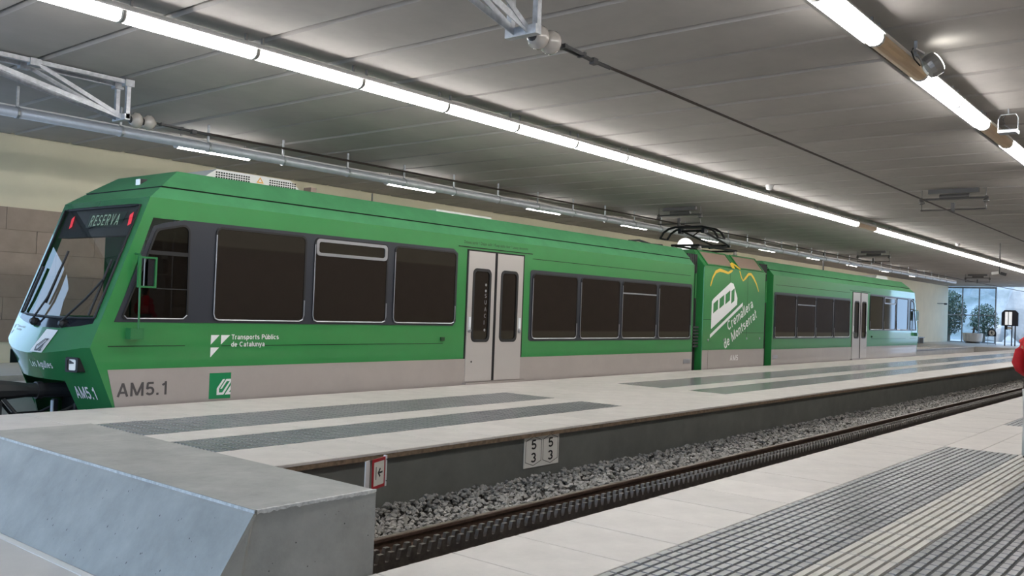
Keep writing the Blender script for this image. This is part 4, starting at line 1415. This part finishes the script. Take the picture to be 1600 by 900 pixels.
def wire(y, xe, pts, label, dead):
    t = thing('overhead_wire', (xe, y, 4.2), label, 'overhead wire', 'overhead wires')
    z = 4.19
    obj('eye_bolt', tube([(xe + 0.03, y, z), (xe + 0.14, y, z)], 0.022, 8), 'cast_iron', t)
    for k in range(2):
        xx = xe + 0.14 + 0.20 * k
        obj('insulator', lathe([(0.03, 0), (0.075, 0.005), (0.085, 0.03), (0.115, 0.06), (0.12, 0.11), (0.10, 0.15), (0.045, 0.165), (0.04, 0.20)], (xx, y, z), (1, 0, 0.06), 18), 'porcelain', t, smooth=True)
        obj('cap', lathe([(0.035, 0), (0.055, 0.01), (0.055, 0.06), (0.03, 0.07)], (xx - 0.02, y, z), (1, 0, 0.06), 12), 'cast_iron', t)
    xs0 = xe + 0.56
    obj('turnbuckle', join(tube([(xs0 - 0.02, y, z + 0.02), (xs0 + 0.10, y, z + 0.02)], 0.018, 8), beam((xs0 + 0.08, y - 0.03, z + 0.02), (xs0 + 0.42, y - 0.03, z + 0.01), 0.022, 0.03),
                           beam((xs0 + 0.08, y + 0.03, z + 0.02), (xs0 + 0.42, y + 0.03, z + 0.01), 0.022, 0.03), tube([(xs0 + 0.40, y, z + 0.01), (xs0 + 0.62, y, z)], 0.022, 8),
                           box(xs0 + 0.06, xs0 + 0.10, y - 0.045, y + 0.045, z - 0.005, z + 0.04), box(xs0 + 0.40, xs0 + 0.44, y - 0.045, y + 0.045, z - 0.01, z + 0.035)), 'cast_iron', t)
    obj('wire_clamp', join(box(xs0 + 0.60, xs0 + 0.68, y - 0.03, y + 0.03, z - 0.035, z + 0.03), tube([(xs0 + 0.66, y, z), (xs0 + 0.95, y, z)], 0.022, 8)), 'cast_iron', t)
    obj('wire', tube([(xs0 + 0.6, y, z)] + pts, 0.013, 6), 'copper_wire', t)
    obj('wire', tube([(xs0 + 0.6, y + 0.03, z + 0.025)] + [(a, b + 0.03, c + 0.025) for a, b, c in pts], 0.010, 6), 'copper_wire', t)


wire(5.4, 6.62, [(22.9, 5.4, 4.17), (42, 5.4, 4.2), (62, 5.4, 4.2), (XF, 5.4, 4.2)], 'dark contact wire over the near track, crossing the upper middle of the photo', 0)
wire(13.2, 6.66, [(24.2, 13.2, 4.225), (42, 13.2, 4.2), (62, 13.2, 4.2), (XF, 13.2, 4.2)], 'dark contact wire above the train, touching the pantograph', 0)


def support(x, y, label):
    t = thing('catenary_support', (x, y, ZC), label, 'wire support', 'catenary supports under the ceiling')
    obj('ceiling_channel', box(x - 0.05, x + 0.05, y - 0.55, y + 0.55, ZC - 0.12, ZC - 0.02), 'support_grey', t)
    obj('cross_rod', tube([(x, y - 0.75, 4.50), (x, y + 0.75, 4.50)], 0.025, 8), 'support_grey', t)
    obj('lower_rod', tube([(x, y - 0.72, 4.24), (x, y + 0.72, 4.24)], 0.018, 8), 'support_grey', t)
    for yy in (y - 0.70, y + 0.70):
        obj('insulator', lathe([(0.02, 0), (0.07, 0.03), (0.07, 0.06), (0.03, 0.10), (0.05, 0.13), (0.02, 0.16)], (x, yy, 4.38), (0, 0, 1), 12), 'support_grey', t)
        obj('drop_rod', tube([(x, yy, 4.22), (x, yy, ZC - 0.02)], 0.012, 6), 'support_grey', t)
    obj('spring_box', tube([(x, y - 0.35, 4.56), (x, y + 0.30, 4.56)], 0.055, 10), 'support_grey', t)
    obj('wire_clamp', box(x - 0.04, x + 0.04, y - 0.04, y + 0.04, 4.17, 4.40), 'support_grey', t)


support(22.9, 5.4, 'insulated wire support over the near track at the right of the photo')
support(23.9, 13.2, 'insulated wire support just above the pantograph')
support(42.0, 13.2, 'wire support under the ceiling above the far railcar')
support(62.5, 13.2, 'distant wire support under the ceiling beyond the end of the train')

# floodlights by the near platform lamps
f1 = thing('floodlight', (10.78, 2.78, 4.45), 'drum shaped grey floodlight on a bracket beside the unlit brown lamp', 'floodlight')
ax = Vector((0.35, -0.75, 0.55)).normalized()
b0 = Vector((10.80, 2.88, 4.43))
obj('drum', lathe([(0.07, 0), (0.12, 0.02), (0.135, 0.07), (0.135, 0.15), (0.12, 0.16)], b0, ax, 22), 'clip_steel', f1, smooth=False)
obj('lens', lathe([(0.118, 0), (0.11, 0.01)], b0 + ax * 0.161, ax, 22), 'flood_lens', f1)
obj('yoke', join(beam((10.72, 2.95, 4.60), (10.78, 2.85, 4.40), 0.03, 0.012), beam((10.62, 2.95, 4.64), (10.80, 2.9, 4.62), 0.03, 0.02), beam((10.70, 2.96, 4.75), (10.70, 2.96, 4.58), 0.03, 0.03)), 'galvanised', f1)
obj('cable', tube([(10.6, 2.96, 4.64), (10.5, 2.95, 4.58), (10.62, 2.95, 4.52), (10.74, 2.92, 4.47)], 0.008, 6), 'black_rubber', f1)
f2 = thing('floodlight', (14.75, 2.75, 4.4), 'flat floodlight hung in a U bracket near the right edge of the photo', 'floodlight')
obj('flat_body', cham(14.66, 14.86, 2.64, 2.88, 4.38, 4.43, 0.015), 'galvanised', f2)
obj('lens', box(14.67, 14.85, 2.63, 2.64, 4.382, 4.42), 'flood_lens', f2)
obj('yoke', tube([(14.75, 2.63, 4.40), (14.75, 2.63, 4.60), (14.75, 2.66, 4.66), (14.75, 2.86, 4.66), (14.75, 2.89, 4.60), (14.75, 2.89, 4.40)], 0.009, 6), 'galvanised', f2)
obj('drop_rod', tube([(14.75, 2.76, 4.66), (14.75, 2.76, ZC)], 0.012, 6), 'galvanised', f2)
obj('cable', tube([(14.75, 2.80, 4.66), (14.78, 2.84, 4.60), (14.75, 2.80, 4.50), (14.72, 2.72, 4.44)], 0.008, 6), 'black_rubber', f2)

# smoke detectors, security camera, globe lamp
for x, y, lab in ((20.7, 9.0, 'small white smoke detector on the ceiling beside the middle lamp row'), (38.6, 8.9, 'small distant white smoke detector on the ceiling')):
    sd = thing('smoke_detector', (x, y, ZC), lab, 'smoke detector', 'smoke detectors')
    obj('base', lathe([(0.10, 0), (0.10, 0.04)], (x, y, ZC), (0, 0, -1), 16), 'white_enamel', sd)
    obj('cover', lathe([(0.09, 0), (0.08, 0.06), (0.04, 0.09)], (x, y, ZC - 0.04), (0, 0, -1), 16), 'white_enamel', sd)
cc = thing('security_camera', (38.9, 7.45, ZC), 'security cameras hung on a thin rod at the far right of the hall', 'camera')
obj('rod', tube([(38.9, 7.45, ZC), (38.9, 7.45, 3.55)], 0.02, 8), 'cast_iron', cc)
obj('camera_body', beam((38.9, 7.48, 3.60), (38.85, 7.72, 3.56), 0.10, 0.10), 'white_enamel', cc)
obj('camera_body', beam((38.9, 7.42, 3.58), (38.95, 7.22, 3.52), 0.11, 0.11), 'cast_iron', cc)
gl = thing('globe_lamp', (30.4, 16.5, 4.2), 'white globe lamp hanging behind the pantograph', 'lamp')
obj('globe', lathe([(0.30 * math.sin(math.pi * k / 14), 0.30 - 0.30 * math.cos(math.pi * k / 14)) for k in range(15)], (30.4, 16.5, 3.82), (0, 0, 1), 24), 'globe_white', gl, smooth=True)
obj('stem', tube([(30.4, 16.5, 4.10), (30.4, 16.5, ZC)], 0.03, 8), 'clip_steel', gl)
hp = thing('hanging_rod', (43.4, 16.0, ZC), 'thin dark rod hanging from the ceiling above the far railcar roof', 'rod')
obj('rod', tube([(43.4, 16.0, ZC), (43.4, 16.0, 3.8)], 0.035, 8), 'cast_iron', hp)
obj('rod_foot', box(43.3, 43.5, 15.9, 16.1, 3.74, 3.82), 'cast_iron', hp)

# ------------------------------------------------------------------ far end: glazing, furniture, outdoors
win = struct('window_1', join(box(XF - 0.04, XF + 0.04, 16.25, 20.2, 4.62, ZC), box(XF - 0.04, XF + 0.04, 16.25, 20.2, 0.0, 0.08)), 'mullion', label='tall glazed screen at the far end of the hall')
mul = [20.12, 18.85, 17.55, 16.30]
for y in mul:
    struct('mullion', box(XF - 0.05, XF + 0.05, y - 0.05, y + 0.05, 0.0, ZC), 'mullion', win)
for a, b in zip(mul[:-1], mul[1:]):
    struct('transom', box(XF - 0.04, XF + 0.04, b, a, 2.30, 2.38), 'mullion', win)
    struct('pane', box(XF - 0.005, XF + 0.005, b + 0.05, a - 0.05, 0.08, 2.30), 'clear_glass', win)
    struct('pane', box(XF - 0.005, XF + 0.005, b + 0.05, a - 0.05, 2.38, 4.62), 'clear_glass', win)
struct('wall_far', box(XF - 0.1, XF + 0.2, -3.4, -1.0, -0.2, ZC + 0.05), 'cream_paint')

pt = thing('planter', (82.6, 17.7, 0), 'round pale planter with a small palm before the far glazing', 'planter')
obj('pot', lathe([(0.62, 0.0), (0.72, 0.05), (0.78, 0.70), (0.70, 0.72), (0.68, 0.60), (0.0, 0.60)], (82.6, 17.7, 0.12), (0, 0, 1), 26), 'planter_white', pt)
obj('pot_foot', lathe([(0.55, 0), (0.55, 0.13)], (82.6, 17.7, 0.0), (0, 0, 1), 20), 'grey_print', pt)
palm = obj('palm_trunk', tube([(82.6, 17.7, 0.7), (82.6, 17.62, 1.1), (82.55, 17.55, 1.45)], 0.07, 8), 'bark', pt)
rp = random.Random(9)
for k in range(9):
    a = 2 * math.pi * k / 9 + rp.uniform(-0.2, 0.2)
    L = rp.uniform(0.6, 0.9)
    e = rp.uniform(0.1, 0.5)
    V, Fc = [], []
    for i in range(6):
        t = i / 5
        cx = 82.55 + math.cos(a) * L * t
        cy = 17.55 + math.sin(a) * L * t
        cz = 1.45 + e * math.sin(t * 2.2) - 0.25 * t * t
        w = 0.09 * (1 - t * 0.85)
        V += [(cx - math.sin(a) * w, cy + math.cos(a) * w, cz - 0.03), (cx, cy, cz), (cx + math.sin(a) * w, cy - math.cos(a) * w, cz - 0.03)]
        if i:
            b = 3 * (i - 1)
            Fc += [(b, b + 1, b + 4, b + 3), (b + 1, b + 2, b + 5, b + 4)]
    obj('palm_frond', (V, Fc), 'palm_leaf', palm)

ib = thing('warning_stand', (80, 15.75, 0), 'round topped stand with a walking figure sign at the far platform end', 'sign')
arch = [(15.43, 0.66)] + [(15.75 - 0.32 * math.cos(math.pi * k / 12), 0.90 + 0.36 * math.sin(math.pi * k / 12)) for k in range(13)] + [(16.07, 0.66)]
YX = lambda x: (lambda a, b, d: (x - d, a, b))
obj('board', prism(arch, [], YX(80), 0.0, 0.03), 'kiosk_dark', ib)
circ = [(15.75 + 0.22 * math.cos(2 * math.pi * k / 20), 0.93 + 0.22 * math.sin(2 * math.pi * k / 20)) for k in range(20)]
obj('sign_disc', prism(circ, [], YX(79.97), 0.0, 0.006), 'sign_white', ib)
fig = [(15.75, 1.03), (15.72, 1.03), (15.67, 0.92), (15.70, 0.90), (15.73, 0.96), (15.73, 0.90), (15.67, 0.78), (15.71, 0.77), (15.76, 0.88), (15.80, 0.77), (15.84, 0.78), (15.79, 0.91), (15.79, 0.96), (15.83, 0.92), (15.85, 0.94), (15.79, 1.03)]
obj('walking_figure', join(prism(fig, [], YX(79.962), 0.0, 0.004), prism([(15.755 + 0.028 * math.cos(k * 0.785), 1.075 + 0.028 * math.sin(k * 0.785)) for k in range(8)], [], YX(79.962), 0.0, 0.004)), 'black_ink', ib)
for y in (15.46, 16.04):
    obj('leg', tube([(80, y, 0), (80, y, 0.70)], 0.02, 6), 'mullion', ib)

ki = thing('information_board', (78, 14.1, 0), 'dark framed information board on posts at the far end of the track', 'notice board')
oct_ = rpoly([(13.55, 1.55), (14.70, 1.55), (14.70, 2.55), (14.50, 2.76), (13.75, 2.76), (13.55, 2.55)], 0.03)
obj('case', prism(oct_, [], YX(78.1), 0.0, 0.2), 'kiosk_dark', ki)
for a, b in ((13.98, 14.20), (14.25, 14.45)):
    obj('poster', prism([(a, 1.62), (b, 1.62), (b, 2.62), (a, 2.62)], [], YX(77.9), 0.0, 0.006), 'poster_glow', ki)
obj('notice', prism([(14.0, 1.28), (14.3, 1.28), (14.3, 1.48), (14.0, 1.48)], [], YX(77.95), 0.0, 0.01), 'sign_white', ki)
obj('shelf', box(77.9, 78.1, 14.28, 14.42, 1.25, 1.56), 'kiosk_dark', ki)
for y in (14.45, 13.98, 13.75):
    obj('leg', tube([(78, y, 0), (78, y, 1.6)], 0.045, 8), 'kiosk_dark', ki)
be = thing('bench', (72, 19.0, 0), 'small bench against the cream wall at the far end', 'bench')
obj('seat', cham(71.2, 72.8, 18.9, 19.4, 0.40, 0.46, 0.02), 'mullion', be)
for xx in (71.4, 72.6):
    obj('leg', box(xx - 0.04, xx + 0.04, 18.95, 19.35, 0.0, 0.40), 'mullion', be)
wm = thing('wall_lamp', (80.5, 19.9, 3.2), 'small bracket lamp fixed to the cream wall near the glazing', 'lamp')
obj('arm', tube([(80.5, 20.0, 3.2), (80.5, 19.4, 3.2)], 0.03, 6), 'cast_iron', wm)
obj('head', box(80.4, 80.6, 19.25, 19.45, 3.10, 3.24), 'cast_iron', wm)

# outdoors beyond the far and the near end
struct('ground_outside', join(box(XF, 140, -60, 80, -1.3, -0.05), box(-60, XN, -60, 80, -1.3, -0.05), box(XN, XF, 20.3, 60, -1.3, -0.06)), 'outdoor_paving')
rg = random.Random(21)
NX, NY = 26, 60
V, Fc = [], []
for i in range(NX):
    for j in range(NY):
        t = i / (NX - 1)
        xx = 100 + 38 * t
        yy = 15.0 + 4 * t + 75 * j / (NY - 1)
        h = -0.3 + 22 * t ** 1.3 + (rg.uniform(-1.2, 1.2) + 2.2 * math.sin(yy * 0.31 + t * 3)) * min(1, t * 2)
        V.append((xx + rg.uniform(-0.6, 0.6), yy + rg.uniform(-0.5, 0.5), h))
for i in range(NX - 1):
    for j in range(NY - 1):
        a = i * NY + j
        Fc.append((a, a + 1, a + NY + 1, a + NY))
hill = struct('hillside', (V, Fc), 'hill_rock', label='pale rocky hillside outside the far end')


def rock(x, y, z, s, seed, label):
    r = random.Random(seed)
    bm = bmesh.new()
    bmesh.ops.create_icosphere(bm, subdivisions=2, radius=1.0)
    V = [(x + v.co.x * s[0] * r.uniform(0.8, 1.15), y + v.co.y * s[1] * r.uniform(0.8, 1.15), z + v.co.z * s[2] * r.uniform(0.8, 1.15)) for v in bm.verts]
    Fc = [tuple(v.index for v in f.verts) for f in bm.faces]
    bm.free()
    o = raw('boulder', (V, Fc), 'pale_rock')
    tag(o, label, 'rock', 'pale boulders outdoors')


rock(97, 16.6, 3.2, (1.2, 1.4, 3.6), 4, 'tall pale boulder outdoors behind the information board')
rock(99.5, 19.9, 0.7, (1.0, 1.6, 1.3), 5, 'low pale boulder outdoors between the glazing and the board')


def leafy(name, x, y, h, r, seed, label, n=2600):
    t = thing(name, (x, y, 0), label, 'tree', 'trees outside the glazing')
    q = random.Random(seed)
    obj('trunk', tube([(x, y, -0.1), (x + 0.1, y, h * 0.4), (x, y + 0.1, h * 0.75)], [0.14, 0.10, 0.05], 8), 'bark', t)
    V, Fc = [], []
    for i in range(n):
        while True:
            p = Vector((q.uniform(-1, 1), q.uniform(-1, 1), q.uniform(-1, 1)))
            if 0.25 < p.length < 1:
                break
        c = Vector((x + p.x * r, y + p.y * r, h * 0.58 + p.z * h * 0.46))
        s = q.uniform(0.07, 0.14)
        u = Vector((q.uniform(-1, 1), q.uniform(-1, 1), q.uniform(-1, 1))).normalized()
        w = u.orthogonal().normalized()
        k = len(V)
        V += [tuple(c - u * s), tuple(c + w * s * 0.5), tuple(c + u * s), tuple(c - w * s * 0.5)]
        Fc.append((k, k + 1, k + 2, k + 3))
    o = obj('foliage', (V, Fc), 'leaf', t)
    o['kind'] = 'stuff'


leafy('leafy_shrub', 87.0, 20.6, 4.4, 1.4, 1, 'dark leafy shrub outside against the left glass panes', 3600)
leafy('leafy_shrub', 91.0, 18.6, 3.4, 1.2, 2, 'lighter leafy shrub outside behind the palm planter', 1800)

# ------------------------------------------------------------------ person at the right edge


def skin_mesh(name, joints, edges, m, parent, root=0, sub=2):
    me = bpy.data.meshes.new(name)
    me.from_pydata([j[0] for j in joints], edges, [])
    o = bpy.data.objects.new(name, me)
    COL.objects.link(o)
    sk = o.modifiers.new('skin', 'SKIN')
    sk.use_smooth_shade = True
    for i, j in enumerate(joints):
        r = j[1]
        me.skin_vertices[0].data[i].radius = r if isinstance(r, tuple) else (r, r)
        me.skin_vertices[0].data[i].use_root = (i == root)
    ss = o.modifiers.new('sub', 'SUBSURF')
    ss.levels = sub
    ss.render_levels = sub
    me.materials.append(MATS[m])
    o.parent = parent
    return o


pe = thing('person', (11.93, 1.835, 0), 'person in red jacket and light trousers standing at the right edge of the photo', 'person')
pe.rotation_euler = (0, 0, math.radians(-20))
# body: faces +x (away from the camera), y to its left
J = [((0, 0, 0.92), (0.10, 0.09)), ((0, 0, 1.12), (0.085, 0.08)), ((0, 0, 1.30), (0.085, 0.08)), ((0, 0, 1.42), (0.065, 0.06)), ((0.01, 0, 1.49), (0.055, 0.055)), ((0.02, 0, 1.60), (0.085, 0.10)), ((0.01, 0, 1.68), (0.06, 0.07)),
     ((0, 0.09, 0.86), 0.075), ((0.02, 0.11, 0.48), 0.065), ((-0.02, 0.11, 0.09), 0.042), ((0.12, 0.12, 0.035), 0.035),
     ((0, -0.09, 0.86), 0.075), ((0.02, -0.11, 0.48), 0.065), ((-0.02, -0.11, 0.09), 0.042), ((0.12, -0.12, 0.035), 0.035),
     ((0, 0.17, 1.375), 0.045), ((-0.04, 0.235, 1.10), 0.042), ((0.16, 0.20, 0.96), 0.036), ((0.22, 0.17, 0.94), 0.03),
     ((0, -0.17, 1.375), 0.045), ((-0.04, -0.235, 1.10), 0.042), ((0.16, -0.20, 0.96), 0.036), ((0.22, -0.17, 0.94), 0.03)]
E_ = [(0, 1), (1, 2), (2, 3), (3, 4), (4, 5), (5, 6), (0, 7), (7, 8), (8, 9), (9, 10), (0, 11), (11, 12), (12, 13), (13, 14), (2, 15), (15, 16), (16, 17), (17, 18), (2, 19), (19, 20), (20, 21), (21, 22)]
skin_mesh('body', J, E_, 'skin', pe)


def loft(rings, n=20):
    """rings: (x, y, z, rx, ry) ellipses stacked along a limb or trunk"""
    V, Fc = [], []
    for x, y, z, rx, ry in rings:
        for k in range(n):
            t = 2 * math.pi * k / n
            V.append((x + rx * math.cos(t), y + ry * math.sin(t), z))
    for i in range(len(rings) - 1):
        for k in range(n):
            p, q = i * n + k, i * n + (k + 1) % n
            Fc.append((p, q, q + n, p + n))
    Fc.append(tuple(range(n - 1, -1, -1)))
    Fc.append(tuple(range((len(rings) - 1) * n, len(rings) * n)))
    return V, Fc


def cloth(name, vf, m):
    o = raw(name, vf, m, smooth=True)
    o.parent = pe
    return o


jparts = [loft([(0, 0, 1.03, 0.125, 0.165), (0, 0, 1.10, 0.13, 0.17), (0, 0, 1.22, 0.135, 0.18), (0, 0, 1.34, 0.13, 0.205), (0, 0, 1.41, 0.11, 0.195), (0, 0, 1.455, 0.085, 0.12), (0.01, 0, 1.50, 0.065, 0.07)])]
for sg in (-1, 1):
    jparts.append(tube([(0, 0.15 * sg, 1.43), (-0.005, 0.18 * sg, 1.36), (-0.02, 0.212 * sg, 1.26), (-0.04, 0.24 * sg, 1.12), (0.0, 0.235 * sg, 1.06), (0.08, 0.22 * sg, 1.015), (0.15, 0.205 * sg, 0.975)],
                       [0.03, 0.070, 0.069, 0.066, 0.062, 0.056, 0.045], 14))
cloth('jacket', join(*jparts), 'red_cloth')
cloth('black_top', loft([(0, 0, 0.83, 0.135, 0.175), (0, 0, 0.92, 0.135, 0.178), (0, 0, 1.02, 0.122, 0.162), (0, 0, 1.06, 0.115, 0.155)]), 'black_cloth')
tparts = [loft([(0, 0, 0.76, 0.115, 0.17), (0, 0, 0.84, 0.125, 0.172), (0, 0, 0.93, 0.12, 0.165)])]
for sg in (-1, 1):
    tparts.append(loft([(-0.02, 0.11 * sg, 0.05, 0.065, 0.06), (-0.01, 0.11 * sg, 0.25, 0.072, 0.066), (0.02, 0.108 * sg, 0.48, 0.082, 0.075), (0.01, 0.098 * sg, 0.68, 0.098, 0.088), (0, 0.09 * sg, 0.82, 0.11, 0.095)]))
cloth('trousers', join(*tparts), 'light_trousers')
for s in (-1, 1):
    skin_mesh('shoe', [((-0.06, 0.115 * s, 0.05), 0.048), ((0.05, 0.12 * s, 0.045), 0.05), ((0.17, 0.125 * s, 0.035), 0.038)], [(0, 1), (1, 2)], 'black_cloth', pe)
skin_mesh('hair', [((-0.05, 0, 1.50), (0.05, 0.06)), ((-0.04, 0, 1.58), (0.075, 0.09)), ((-0.01, 0, 1.67), (0.085, 0.09)), ((0.03, 0, 1.71), (0.05, 0.06))], [(0, 1), (1, 2), (2, 3)], 'dark_hair', pe)
for s in (-1, 1):
    for k in range(4):
        z = 0.945 - 0.012 * k
        skin_mesh('finger', [((0.22, (0.175 - 0.012 * k) * s, z), 0.009), ((0.255, (0.165 - 0.012 * k) * s, z - 0.01), 0.009), ((0.265, (0.16 - 0.012 * k) * s, z - 0.035), 0.008)], [(0, 1), (1, 2)], 'skin', pe, sub=1)
    skin_mesh('thumb', [((0.20, 0.165 * s, 0.955), 0.010), ((0.225, 0.14 * s, 0.965), 0.010), ((0.245, 0.13 * s, 0.955), 0.008)], [(0, 1), (1, 2)], 'skin', pe, sub=1)
